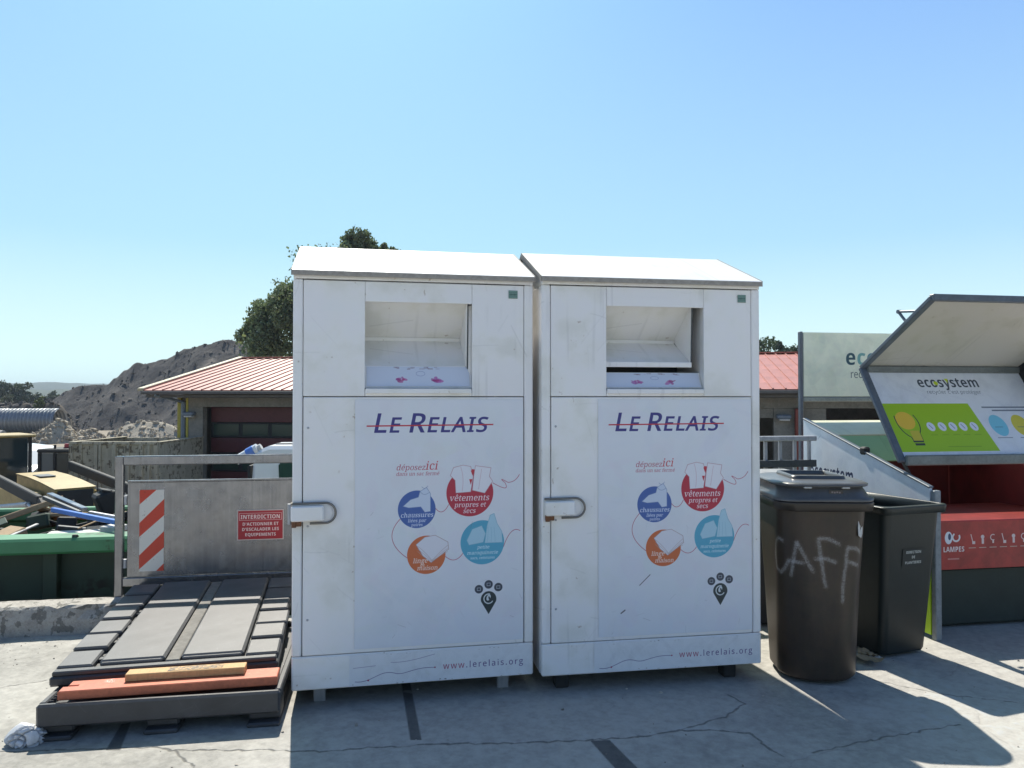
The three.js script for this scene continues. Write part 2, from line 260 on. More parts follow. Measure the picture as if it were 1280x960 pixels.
// ------------------------------------------------------------------ printed sheets
const skewText = (g, s, x, y, size, fam, col, sk = -.2, weight = '', align = 'left', sx = 1) => { g.save(); g.translate(x, y); g.transform(sx, 0, sk, 1, 0, 0); g.font = `${weight} ${size}px ${fam}`; g.fillStyle = col; g.textAlign = align; g.textBaseline = 'alphabetic'; g.fillText(s, 0, 0); g.restore(); };
function doorPrint(seed) {
  return canvasTex(1024, 1486, (g, W, H) => {
    const r = rng(seed); g.fillStyle = '#dfe2e8'; g.fillRect(0, 0, W, H);
    for (let i = 0; i < 260; i++) { g.fillStyle = `rgba(${150 + r() * 60 | 0},${150 + r() * 60 | 0},${165 + r() * 60 | 0},${.012 + .02 * r()})`; g.beginPath(); g.ellipse(r() * W, r() * H, 20 + r() * 120, 10 + r() * 70, r() * 3, 0, 7); g.fill(); }
    const X = (px) => (px - 444) / 212 * W, Y = (py) => (py - 500) / 306 * H, S = W / 212;
    const navy = '#37367f', red = '#c02a3c', pink = '#b04a62';
    // name: large initials, small capitals, slanted, struck by a red rule
    let x = X(464); for (const [s, b] of [['L', 1], ['E', 0], [' ', 0], ['R', 1], ['E', 0], ['L', 0], ['A', 0], ['I', 0], ['S', 0]]) { const z = b ? 158 : 124; g.save(); g.translate(x, Y(541)); g.transform(1.13, 0, -.2, 1, 0, 0); g.font = `${z}px sans-serif`; g.fillStyle = navy; g.strokeStyle = navy; g.lineWidth = 4.5; g.fillText(s, 0, 0); if (s !== ' ') g.strokeText(s, 0, 0); x += (s === ' ' ? 34 : g.measureText(s).width * 1.13 + 7); g.restore(); }
    g.strokeStyle = red; g.lineWidth = 8; g.beginPath(); g.moveTo(X(458), Y(533)); g.lineTo(X(617), Y(532)); g.stroke();
    skewText(g, 'déposez', X(494), Y(588), 46, 'serif', pink); skewText(g, 'ici', X(530), Y(588), 68, 'serif', red);
    skewText(g, 'dans un sac fermé', X(494), Y(595), 30, 'serif', pink);
    const disc = (cx, cy, rad, col) => { g.fillStyle = col; g.beginPath(); g.arc(X(cx), Y(cy), rad * S, 0, 7); g.fill(); };
    const thread = (pts, col = pink, w = 3.5) => { g.strokeStyle = col; g.lineWidth = w; g.beginPath(); g.moveTo(X(pts[0][0]), Y(pts[0][1])); for (let i = 1; i + 1 < pts.length; i += 2) g.quadraticCurveTo(X(pts[i][0]), Y(pts[i][1]), X(pts[i + 1][0]), Y(pts[i + 1][1])); g.stroke(); };
    thread([[502, 646], [474, 672], [508, 697]]); thread([[543, 636], [552, 648], [560, 632]]); thread([[556, 697], [568, 708], [578, 694]]); thread([[630, 688], [640, 660], [652, 668]]); thread([[616, 606], [640, 620], [632, 606], [622, 598], [636, 606], [646, 606], [651, 596]]);
    const poly = (pts, fill, stroke) => { g.beginPath(); pts.forEach(([a, b], i) => (i ? g.lineTo(X(a), Y(b)) : g.moveTo(X(a), Y(b)))); g.closePath(); g.fillStyle = fill; g.fill(); if (stroke) { g.strokeStyle = stroke; g.lineWidth = 3; g.stroke(); } };
    disc(587, 618, 30, '#b82a44');
    poly([[562, 596], [566, 586], [578, 583], [588, 585], [591, 598], [588, 617], [569, 618], [568, 602]], '#e3e3ea', '#b98a98'); poly([[594, 584], [614, 587], [612, 598], [616, 604], [606, 619], [590, 615], [592, 596]], '#e6e4ea', '#b98a98');
    thread([[575, 585], [580, 598], [577, 616]], '#c9a6b2', 2.4); thread([[602, 588], [600, 600], [598, 614]], '#c9a6b2', 2.4); poly([[588, 590], [592, 590], [590, 596]], red); poly([[586, 601], [590, 601], [588, 608]], red);
    skewText(g, 'vêtements', X(586), Y(628), 50, 'serif', '#f2e6ea', -.2, '', 'center'); skewText(g, 'propres et', X(587), Y(636), 40, 'serif', '#f2e6ea', -.2, '', 'center'); skewText(g, 'secs', X(586), Y(643.5), 40, 'serif', '#f2e6ea', -.2, '', 'center');
    disc(520, 637, 23.5, '#3f63a8');
    poly([[503, 633], [512, 625], [522, 622], [524, 615], [532, 610], [537, 618], [537, 640], [530, 641], [525, 634], [510, 635]], '#c9d4e6', '#8296bd'); thread([[524, 615], [529, 622], [536, 616]], '#7f90b4', 2.5); thread([[526, 609], [530, 614], [534, 608]], '#7f90b4', 2.5);
    skewText(g, 'chaussures', X(520), Y(647), 37, 'serif', '#e4eaf5', -.2, '', 'center'); skewText(g, 'liées par', X(520), Y(653), 27, 'serif', '#e4eaf5', -.2, '', 'center'); skewText(g, 'paires', X(520), Y(658), 23, 'serif', '#e4eaf5', -.2, '', 'center');
    disc(532, 694, 24, '#cf6a3e');
    poly([[519, 681], [530, 672], [543, 670], [559, 679], [560, 688], [538, 704], [528, 696]], '#dfdee6', '#a98f92'); for (const o of [0, 4, 8]) thread([[521, 683 + o * .8], [530, 690 + o], [539, 701 + o * .2], [550, 690 + o * .6], [559, 683 + o]], '#b8a3a4', 2.2);
    skewText(g, 'linge', X(515), Y(704), 38, 'serif', '#f7e9e2'); skewText(g, 'de', X(524), Y(708.5), 24, 'serif', '#f7e9e2'); skewText(g, 'maison', X(520), Y(713), 36, 'serif', '#f7e9e2');
    disc(603, 681, 28, '#4da6c4');
    poly([[583, 678], [590, 664], [602, 660], [607, 670], [604, 681], [586, 684]], '#a9cfe0', '#7db3c9'); poly([[609, 660], [613, 647], [618, 645], [622, 658], [628, 668], [629, 682], [606, 682]], '#aed2e2', '#7db3c9'); for (const o of [0, 4, 8]) thread([[610 + o, 662], [611 + o, 670], [609 + o * 1.3, 681]], '#8abdd1', 2.2);
    skewText(g, 'petite', X(604), Y(689), 28, 'serif', '#d5ebf3', -.2, '', 'center'); skewText(g, 'maroquinerie', X(603), Y(696), 29, 'serif', '#d5ebf3', -.2, '', 'center'); skewText(g, 'sacs, ceintures', X(603), Y(702), 22, 'serif', '#d5ebf3', -.2, '', 'center');
    // sorting emblem: three small discs over a pin
    for (const [a, b] of [[598.5, 740], [611, 734.5], [623.5, 738.5]]) { disc(a, b, 5.4, '#3a4453'); g.strokeStyle = '#aeb6c2'; g.lineWidth = 3; g.strokeRect(X(a) - 10, Y(b) - 8, 20, 16); }
    g.fillStyle = '#22343b'; g.beginPath(); g.arc(X(611), Y(753), 10 * S, Math.PI * .9, Math.PI * 2.1); g.lineTo(X(611), Y(772)); g.closePath(); g.fill();
    g.strokeStyle = '#cdd5da'; g.lineWidth = 7; g.beginPath(); g.arc(X(611), Y(752.5), 6 * S, .5, 5); g.stroke(); g.fillStyle = '#cdd5da'; g.beginPath(); g.ellipse(X(611), Y(751), 12, 20, .4, 0, 7); g.fill(); g.fillStyle = '#22343b'; g.beginPath(); g.ellipse(X(612), Y(752), 5, 13, -.3, 0, 7); g.fill();
    // scuffs
    for (let i = 0; i < 22; i++) { g.strokeStyle = `rgba(90,85,90,${.08 + .25 * r()})`; g.lineWidth = .8 + r() * 2; const a = r() * W, b = H * (.45 + .55 * r()), q = r() * 6.28, l = 8 + r() * 50; g.beginPath(); g.moveTo(a, b); g.lineTo(a + Math.cos(q) * l, b + Math.sin(q) * l); g.stroke(); }
    if (seed === 2) { g.strokeStyle = 'rgba(60,55,60,.75)'; g.lineWidth = 5; g.beginPath(); g.moveTo(W * .26, H * .79); g.lineTo(W * .33, H * .745); g.stroke(); g.lineWidth = 8; g.beginPath(); g.moveTo(W * .14, H * .905); g.lineTo(W * .17, H * .89); g.stroke(); }
  });
}
function skirtPrint(seed, two) {
  return canvasTex(1400, 232, (g, W, H) => {
    const r = rng(seed); g.fillStyle = '#e3e4e6'; g.fillRect(0, 0, W, H);
    for (let i = 0; i < 120; i++) { g.fillStyle = `rgba(120,118,125,${.012 + .02 * r()})`; g.beginPath(); g.ellipse(r() * W, r() * H, 10 + r() * 90, 6 + r() * 30, r() * 3, 0, 7); g.fill(); }
    g.save(); g.translate(W * .505, H * .64); g.font = '66px sans-serif'; g.fillStyle = '#8d3460'; let x = 0; for (const ch of 'www.lerelais.org') { g.fillStyle = x < 170 ? '#a43a5c' : '#5a3a78'; g.fillText(ch, x, 0); x += g.measureText(ch).width + 9; } g.restore();
    g.strokeStyle = '#6d5d86'; g.lineWidth = 4; g.beginPath(); g.moveTo(W * .03, H * .86); g.bezierCurveTo(W * .12, H * .95, W * .16, H * .5, W * .24, H * .66); g.bezierCurveTo(W * .30, H * .78, W * .33, H * .5, W * .46, H * .56); g.stroke();
    g.fillStyle = '#a43a5c'; g.beginPath(); g.arc(W * .46, H * .56, 6, 0, 7); g.arc(W * .1, H * .84, 7, 0, 7); g.fill();
    if (two) { g.strokeStyle = '#8a7d9c'; g.lineWidth = 3; g.beginPath(); g.moveTo(W * .02, H * .42); g.lineTo(W * .14, H * .38); g.moveTo(W * .22, H * .3); g.bezierCurveTo(W * .3, H * .36, W * .4, H * .2, W * .46, H * .12); g.stroke(); }
    for (let i = 0; i < 26; i++) { g.fillStyle = `rgba(70,55,50,${.15 + .4 * r()})`; g.fillRect(r() * W, r() < .5 ? r() * 14 : H - r() * 16, 2 + r() * 16, 1 + r() * 5); }
  });
}
const sheetMat = (t, rough = .35) => mat([1, 1, 1], { map: t, roughness: rough });

// ------------------------------------------------------------------ clothing containers
function clothingContainer(pos, turn, label, opt) {
  const W = 1.222, D = 1.10, y0 = .10, c = thing('clothing_container', label, 'container', pos, turn, 'white clothing collection containers');
  const wm = M.white.clone(); if (opt.seed === 2) { wm.map = tPaint.clone(); wm.map.offset.set(.37, .61); wm.map.needsUpdate = true; wm.bumpMap = tBumpSoft.clone(); wm.bumpMap.offset.set(.53, .29); wm.bumpMap.needsUpdate = true; }
  mesh('side_panel', bx(0, .012, y0, 2.14, -D, -.052, .002), wm, c); mesh('side_panel', bx(W - .012, W, y0, 2.14, -D, -.052, .002), wm, c);
  mesh('back_panel', bx(.014, W - .014, y0, 2.14, -D + .001, -D + .014, .002), wm, c);
  mesh('floor_panel', bx(.014, W - .014, y0 + .004, y0 + .02, -D + .016, -.03, .002), M.darkSteel, c);
  for (const x of [0, W - .047]) mesh('corner_post', bx(x, x + .047, .268, 2.142, -.05, 0, .006), wm, c);
  const skirt = mesh('skirt', bx(0, W, y0, .265, -.03, 0, .006), wm, c);
  printPlane(.93, .154, .745, .182, .0025, sheetMat(skirtPrint(opt.seed + 30, opt.seed === 1)), 'web_address_print', skirt);
  // upper front, in panels that leave the chute open
  const ox0 = .352, ox1 = .898, oy0 = 1.598, oy1 = 2.036;
  mesh('front_panel', bx(.050, ox0 - .0007, 1.556, 2.138, -.022, -.003, .002), wm, c);
  mesh('front_panel', bx(ox1 + .0007, W - .050, 1.556, 2.138, -.022, -.003, .002), wm, c);
  mesh('chute_header', bx(ox0 + .0007, ox1 - .0007, oy1, 2.138, -.022, -.003, .002), wm, c);
  const sill = mesh('chute_sill', [bx(ox0 + .0007, ox1 - .0007, 1.556, oy0 - .012, -.022, -.003, .002), bx(ox0 + .002, ox1 - .004, oy0 - .03, oy0 - .002, -.02, .010, .004)], wm, c);
  const rail = mesh('top_rail', bx(.001, W - .001, 2.144, 2.172, -.06, .004, .004), wm, c);
  // chute: side cheeks, hood plate, drawer plates
  const x0 = ox0 - .004, x1 = ox1 + .004, xr = opt.drumRight;
  mesh('chute_cheek', bx(x0 - .010, x0, 1.57, 2.07, -.40, -.023, .002), M.whiteIn, c); mesh('chute_cheek', bx(x1, x1 + .010, 1.57, 2.07, -.40, -.023, .002), M.whiteIn, c);
  const dr = new THREE.Group(); dr.name = 'chute_drawer'; c.add(dr);
  mesh('hood_plate', sheet(.045, 2.055, .305, 1.875, x0 + .003, xr, .006), M.whiteIn, dr);
  mesh('hinge_bar', bar(V(x0 + .003, 1.868, -.296), V(xr, 1.868, -.296), .014, .022, .003), M.whiteIn, dr);
  mesh('drawer_plate', sheet(.302, 1.862, opt.lipD, opt.lipY, x0 + .003, xr, .006), M.whiteIn, dr);
  if (opt.gap) mesh('drawer_lip', bx(x0 + .003, xr + .006, opt.lipY - .028, opt.lipY, -opt.lipD - .004, -opt.lipD + .014, .002), wm, dr);
  mesh('drawer_side', prof([[.05, 2.05], [.305, 1.873], [opt.lipD + .01, opt.lipY - .004], [opt.lipD - .012, opt.lipY], [.036, 2.045]], xr, xr + .006), M.whiteIn, dr);
  if (opt.gap) mesh('drawer_edge', bar(V(xr + .003, 2.05, -.036), V(xr + .003, opt.lipY, -opt.lipD + .012), .012, .006, .001), M.darkSteel, dr);
  else mesh('drawer_edge', bar(V(xr + .010, 2.045, -.05), V(xr + .010, 1.70, -.06), .006, .006, .001), M.darkSteel, dr);
  if (!opt.gap) mesh('chute_flange', bx(xr + .013, x1 - .001, 1.60, 2.034, -.064, -.056, .002), M.whiteIn, c);
  const tray = mesh('tray', sheet(.030, 1.598, .075, opt.gap ? 1.683 : 1.712, x0 + .002, x1 - .002, .008), wm, c);
  { const g = canvasTex(512, 100, (g, w, h) => { const r = rng(opt.seed + 70); g.fillStyle = '#d2d8e4'; g.fillRect(0, 0, w, h); for (const cx of [.33, .68]) for (let i = 0; i < 9; i++) { g.fillStyle = `rgba(${150 + r() * 40 | 0},60,${100 + r() * 40 | 0},.55)`; g.beginPath(); g.ellipse(w * (cx + (r() - .5) * .08), h * (.66 + (r() - .5) * .25), 6 + r() * 12, 3 + r() * 5, r() - .5, 0, 7); g.fill(); } for (let i = 0; i < 14; i++) { g.fillStyle = `rgba(110,80,90,${.2 + .3 * r()})`; g.fillRect(w * (.25 + .5 * r()), r() * 10, 8 + r() * 20, 2 + r() * 4); } g.strokeStyle = 'rgba(90,100,150,.5)'; g.lineWidth = 2; g.beginPath(); g.ellipse(w * .52, h * .35, 22, 12, 0, 0, 7); g.stroke(); });
    const L = opt.gap ? .09 : .115, a = Math.atan2(.045, opt.gap ? .085 : .114); printPlane(.53, L * .95, (x0 + x1) / 2, (1.598 + (opt.gap ? 1.683 : 1.712)) / 2 + .003, -.0525 + .0065, sheetMat(g), 'tray_print', tray, -a); }
  mesh('chute_backing', bx(.32, .93, 1.56, 2.08, -.42, -.41, .002), M.darkSteel, c);
  // door
  const door = mesh('door', bx(.0515, W - .0515, .2695, 1.5515, -.026, -.002, .003), wm, c);
  printPlane(.865, 1.252, .7365, .914, .0012, sheetMat(doorPrint(opt.seed)), 'printed_sheet', door);
  for (const q of [.12, .5, .9]) mesh('rivet', new THREE.SphereGeometry(.006, 8, 6).scale(1, 1, .5).translate(.075, lerp(.3, 1.52, q), -.001), M.galv, door);
  // hasp: steel loop round a white lock box
  const hasp = new THREE.Group(); hasp.name = 'lock_hasp'; c.add(hasp); hasp.position.set(opt.lockX, opt.lockY, 0); hasp.rotation.z = .01;
  const lp = []; for (let i = 0; i <= 10; i++) { const a = Math.PI / 2 - i / 10 * Math.PI; lp.push(V(.165 + .05 * Math.cos(a), .05 * Math.sin(a), .016)); }
  mesh('loop', new THREE.TubeGeometry(new THREE.CatmullRomCurve3([V(.0, .05, .014), V(.08, .05, .016), ...lp, V(.09, -.05, .016)], false, 'catmullrom', .3), 60, .0058, 8), M.lockSteel, hasp);
  mesh('backing_plate', extr([[-.005, -.045], [.165, -.045], [.19, -.03], [.2, 0], [.19, .03], [.165, .045], [-.005, .045]], .004), wm, hasp);
  mesh('lock_box', bx(.0, .158, -.036, .038, .005, .042, .006), wm, hasp);
  mesh('lock_bracket', [bx(.004, .05, -.062, -.037, .002, .024, .003), rod(V(.014, -.066, .02), V(.014, -.03, .02), .012, 10)], M.rust, hasp);
  if (opt.seed === 1) mesh('hinge_pin', rod(V(-.008, -.05, .012), V(-.008, .05, .012), .009, 10), M.galv, hasp);
  // vent label
  const lab = canvasTex(96, 84, (g, w, h) => { g.fillStyle = '#5d7d74'; g.fillRect(0, 0, w, h); g.fillStyle = '#86a39a'; for (let i = 0; i < 4; i++) g.fillRect(6, 8 + i * 19, w - 12, 7); g.fillStyle = '#3f5a55'; for (let i = 0; i < 5; i++) g.fillRect(14 + i * 15, 30, 8, 22); });
  printPlane(.048, .042, opt.labelX, 2.09, .0002, sheetMat(lab), 'inspection_label', c);
  // gable roof, folded sheet
  const yE = 2.178, yR = 2.392, dm = D / 2, t = .014, ov = .022;
  const front = mesh('roof_sheet', prof([[-ov, yE], [-ov, yE + .006], [dm, yR + t], [dm, yR]], -.004, W + .004), M.roofWhite, c);
  mesh('eave_trim', bx(-.0045, W + .0045, yE - .022, yE + .003, ov - .001, ov + .005, .002), M.trim, front);
  mesh('roof_sheet', prof([[D + ov, yE], [dm, yR], [dm, yR + t], [D + ov, yE + .006]], -.004, W + .004), M.roofWhite, c);
  for (const [a, b] of [[-.0085, -.005], [W + .005, W + .0085]]) mesh('verge_trim', [prof([[-ov, yE - .022], [dm, yR - .022], [dm, yR + t + .002], [-ov, yE + .008]], a, b), prof([[dm, yR - .022], [D + ov, yE - .022], [D + ov, yE + .008], [dm, yR + t + .002]], a, b)], M.trim, c);
  for (const x of [.002, W - .014]) mesh('gable_panel', prof([[.0, 2.142], [D, 2.142], [D, yE - .002], [dm, yR - .004], [0, yE - .002]], x, x + .012), wm, c);
  // feet
  for (const [x, z] of [[.13, -.13], [W - .14, -.13], [.13, -D + .1], [W - .14, -D + .1]]) mesh('foot', opt.seed === 1 ? [prof([[-.03, .1], [.03, .1], [.02, .045], [.012, 0], [-.012, 0], [-.02, .045]], -.03, .03, .004)].map((g) => g.translate(x, 0, z)) : [bx(x - .036, x + .036, 0, .1, z - .04, z + .04, .006)], opt.seed === 1 ? M.galv : M.rubber, c);
  return c;
}
clothingContainer([-.410, 0, -3.941], 1.2 * R, 'left white clothing container, its chute drawer swung shut, beside the steel gate', { seed: 1, drumRight: .872, lipD: .075, lipY: 1.712, gap: false, lockX: -.004, lockY: .975, labelX: 1.115 });
clothingContainer([.849, 0, -3.922], -.4 * R, 'right white clothing container, its chute drawer tilted open, beside the brown bin', { seed: 2, drumRight: .842, lipD: .062, lipY: 1.742, gap: true, lockX: .012, lockY: .972, labelX: 1.118 });

// ------------------------------------------------------------------ steel gate on the kerb
{
  const L = 2.35, g = thing('steel_gate', 'brushed steel gate with striped marker and red warning plate on the kerb', 'gate', [-1.745, 0, -5.60]);
  mesh('gate_frame', [bx(0, .052, .20, 1.15, -.05, 0, .005), bx(L - .052, L, .20, 1.15, -.05, 0, .005), bx(.0525, L - .0525, .268, .325, -.05, 0, .005)], M.steel, g);
  mesh('top_rail', bx(.0525, L - .0525, 1.088, 1.15, -.052, .002, .006), M.steel, g);
  mesh('sheet_panel', [bx(.075, L - .075, .327, .968, -.034, -.024, .002), bx(.075, L - .075, .969, .982, -.044, -.012, .003)], M.steel, g);
  for (const y of [.42, .85]) mesh('hinge_lug', rod(V(.063, y - .03, -.02), V(.063, y + .03, -.02), .012), M.galv, g);
  for (const x of [.005, L - .047]) mesh('gate_foot', bx(x, x + .042, .185, .2, -.06, .01, .002), M.galv, g);
  const st = canvasTex(128, 448, (x, w, h) => { x.fillStyle = '#d8d4cc'; x.fillRect(0, 0, w, h); x.fillStyle = '#c8402c'; for (let k = -1; k < 4; k++) { const b = 30 + k * 178; x.beginPath(); x.moveTo(0, b + 88 + 64); x.lineTo(w, b + 64 - 42); x.lineTo(w, b + 64 + 62 - 14); x.lineTo(0, b + 88 + 64 + 76); x.fill(); } const r = rng(8); for (let i = 0; i < 40; i++) { x.fillStyle = `rgba(60,60,55,${.1 + .3 * r()})`; x.fillRect(r() * w, r() * h, 1 + r() * 5, 1 + r() * 7); } });
  printPlane(.158, .555, .232, .640, -.021, sheetMat(st, .4), 'striped_marker', g);
  const ws = canvasTex(640, 440, (x, w, h) => { x.fillStyle = '#c9b9b2'; x.fillRect(0, 0, w, h); x.fillStyle = '#a62a33'; x.fillRect(12, 12, w - 24, h - 24); x.strokeStyle = '#dcb4b0'; x.lineWidth = 6; x.strokeRect(30, 48, w - 60, 100); x.fillStyle = '#e6cfca'; x.textAlign = 'center'; x.font = 'bold 82px sans-serif'; x.fillText('INTERDICTION', w / 2, 130, w - 90); x.font = 'bold 62px sans-serif'; x.fillText("D'ACTIONNER ET", w / 2, 228, w - 100); x.fillText("D'ESCALADER LES", w / 2, 304, w - 100); x.fillText('EQUIPEMENTS', w / 2, 382, w - 160); });
  const pl = mesh('warning_plate', bx(.79, 1.105, .552, .765, -.022, -.018, .002), M.galv, g);
  printPlane(.312, .21, .9475, .6585, -.0165, sheetMat(ws, .4), 'warning_print', pl);
}

// ------------------------------------------------------------------ plastic pallets, plank, timber, bag
{
  const p = thing('plastic_pallet', 'black plastic pallet lying on the concrete, carrying the plank and upper pallet', 'pallet', [-1.505, 0, -3.79], -.5 * R);
  const W = 1.06, D = 1.18, bp = M.blackPlastic;
  mesh('front_rim', bx(0, W, .062, .165, -.035, 0, .010), bp, p); mesh('back_rim', bx(0, W, .118, .165, -D, -D + .035, .008), bp, p);
  for (const x of [0, W - .03]) mesh('side_rim', bx(x, x + .03, .119, .164, -D + .036, -.036, .006), bp, p);
  mesh('deck', bx(.031, W - .031, .122, .138, -D + .036, -.036, .003), bp, p);
  for (const x of [0, W / 2 - .075, W - .15]) for (const z of [-.178, -D / 2 - .07, -D]) mesh('block', bx(x + .002, x + .148, .022, .117, z + .002, z + .138, .01), bp, p);
  for (const x of [0, W / 2 - .075, W - .15]) mesh('runner', bx(x, x + .15, 0, .021, -D, 0, .006), bp, p);
  for (let i = 0; i < 9; i++) mesh('rib', bx(.0305, .05, .139, .16, -.075 - i * .03, -.068 - i * .03, .002), bp, p);

  const u = thing('plastic_pallet', 'dusty black plastic pallet with raised pads, stacked on the lower pallet below the gate', 'pallet', [-1.535, 0, -4.02], 2.5 * R); u.rotation.x = 2.4 * R;
  const UW = 1.05, UD = 1.53;
  mesh('base', bx(0, UW, .168, .212, -UD, 0, .008), bp, u);
  mesh('front_lip', bx(.01, UW - .01, .2125, .236, -.05, -.006, .006), bp, u);
  const padG = bx(0, .30, .2125, .252, -1.40, 0, .014), padT = M.dustPlastic;
  for (const x of [.20, .575]) { const m = mesh('raised_pad', padG, padT, u); m.position.set(x, 0, -.075); mesh('pad_edge', bx(x + .01, x + .29, .2128, .248, -.072, -.055, .008), padT, u); }
  mesh('dust_channel', bx(.505, .57, .2125, .238, -1.47, -.06, .004), M.dirtPlastic, u);
  for (const x of [.012, .885]) for (let i = 0; i < 6; i++) mesh('edge_tile', bx(x, x + .16 + (i % 3) * .006, .2125, .243 + (i % 2) * .004, -.265 - i * .24, -.06 - i * .24, .008), padT, u);
  for (let i = 0; i < 5; i++) for (const x of [.17, .88]) mesh('connector', bx(x, x + .028, .2125, .228, -.2 - i * .24, -.16 - i * .24, .003), bp, u);
  for (const x of [.0, .45, .9]) for (const z of [-.15, -UD]) mesh('leg', bx(x + .002, x + .146, .1645, .1675, z + .002, z + .14, .001), bp, u);

  const k = thing('orange_plank', 'long orange board lying across the front of the lower pallet', 'board', [-1.425, .166, -3.835], 1.6 * R);
  mesh('board', extr([[0, 0], [.955, 0], [.955, .125], [.02, .125], [.02, .075], [.065, .075], [.065, .055], [0, .055]], .034, .004).rotateX(-Math.PI / 2).translate(0, .004, 0), M.orange, k);
  const chalk = canvasTex(128, 64, (x, w, h) => { x.fillStyle = '#d96a52'; x.fillRect(0, 0, w, h); const r = rng(3); x.strokeStyle = '#f0d8cc'; x.lineWidth = 2; for (let i = 0; i < 12; i++) { x.beginPath(); x.moveTo(w * r(), h * r()); x.lineTo(w * r(), h * r()); x.stroke(); } });
  printPlane(.05, .06, .19, .0425, -.09, sheetMat(chalk, .6), 'chalk_mark', k, -Math.PI / 2);
  const w = thing('timber_offcut', 'short pale timber offcut resting on top of the orange board', 'timber', [-1.165, .209, -3.905], 1.0 * R);
  mesh('timber', bx(0, .54, 0, .034, -.075, 0, .003), M.wood, w);
  const mud = canvasTex(256, 48, (x, W_, H_) => { x.fillStyle = '#c8a578'; x.fillRect(0, 0, W_, H_); const r = rng(31); for (let i = 0; i < 260; i++) { const g = 70 + r() * 60; x.fillStyle = `rgba(${g},${g},${g},.5)`; x.beginPath(); x.ellipse(r() * W_, r() * H_, 2 + r() * 9, 1 + r() * 4, 0, 0, 7); x.fill(); } });
  printPlane(.25, .055, .31, .0352, -.038, sheetMat(mud, .9), 'mortar_stain', w, -Math.PI / 2);
}
{
  const g = new THREE.IcosahedronGeometry(.08, 24), p = g.attributes.position, r = rng(4), N = []; for (let i = 0; i < 34; i++) N.push([V(r() - .5, r() - .5, r() - .5).normalize(), .30 + .55 * r(), r() < .45]);
  for (let i = 0; i < p.count; i++) { const v = V(p.getX(i), p.getY(i), p.getZ(i)), u = v.clone().normalize(); let k = 1; for (const [n, d, dent] of N) { const q = u.dot(n); if (dent) k -= .22 * Math.max(0, 1 - Math.abs(q - d) / .07); else k -= .9 * Math.max(0, q - d - .25) * .5; } v.multiplyScalar(Math.max(.35, k)); p.setXYZ(i, v.x * 1.05, Math.max(-.03, v.y * .75), v.z * 1.1); }
  g.computeVertexNormals(); const t = thing('crumpled_bag', 'crumpled white plastic bag on the concrete by the pallet corner', 'bag', [-1.545, .03, -3.80], .4);
  mesh('bag', g, M.bag, t);
}

// ------------------------------------------------------------------ wheelie bins
function rrect(w, d, r, n = 8) {      // outline from back centre, clockwise seen from above: left, front, right
  const o = [[0, -d / 2]], c = [[-w / 2 + r, -d / 2 + r, 270], [-w / 2 + r, d / 2 - r, 180], [w / 2 - r, d / 2 - r, 90], [w / 2 - r, -d / 2 + r, 0]];
  for (const [x, z, a0] of c) for (let i = 0; i <= n; i++) { const a = (a0 - i / n * 90) * R; o.push([x + r * Math.cos(a), z + r * Math.sin(a)]); }
  o.push([0, -d / 2]); return o;
}
function loft(rings, cap = true, flipV = false) {   // rings: [{pts, y, ox, oz}], uv: u round the perimeter 0..1, v up 0..1
  const n = rings[0].pts.length, pos = [], uv = [], idx = [];
  const len = rings.map((k) => { let s = [0]; for (let i = 1; i < n; i++) s.push(s[i - 1] + Math.hypot(k.pts[i][0] - k.pts[i - 1][0], k.pts[i][1] - k.pts[i - 1][1])); return s.map((q) => q / s[n - 1]); });
  const y0 = rings[0].y, y1 = rings[rings.length - 1].y;
  rings.forEach((k, j) => k.pts.forEach((p, i) => { pos.push(p[0] + (k.ox ?? 0), k.y, p[1] + (k.oz ?? 0)); uv.push(len[j][i], (k.y - y0) / (y1 - y0 || 1)); }));
  for (let j = 0; j + 1 < rings.length; j++) for (let i = 0; i + 1 < n; i++) { const a = j * n + i, b = a + 1, c = a + n, d = c + 1; idx.push(a, b, d, a, d, c); }
  const g = new THREE.BufferGeometry(); g.setAttribute('position', new THREE.Float32BufferAttribute(pos, 3)); g.setAttribute('uv', new THREE.Float32BufferAttribute(uv, 2)); g.setIndex(idx); g.computeVertexNormals(); return g;
}
function lid(pts, y, up = true) { const s = new THREE.Shape(pts.map(([x, z]) => new THREE.Vector2(x, -z))); const g = new THREE.ShapeGeometry(s); g.rotateX(-Math.PI / 2); g.translate(0, y, 0); if (!up) { const i = g.index; for (let k = 0; k < i.count; k += 3) { const a = i.getX(k); i.setX(k, i.getX(k + 1)); i.setX(k + 1, a); } g.computeVertexNormals(); } return g; }
const P = (w, d, r, n) => rrect(w, d, r, n);
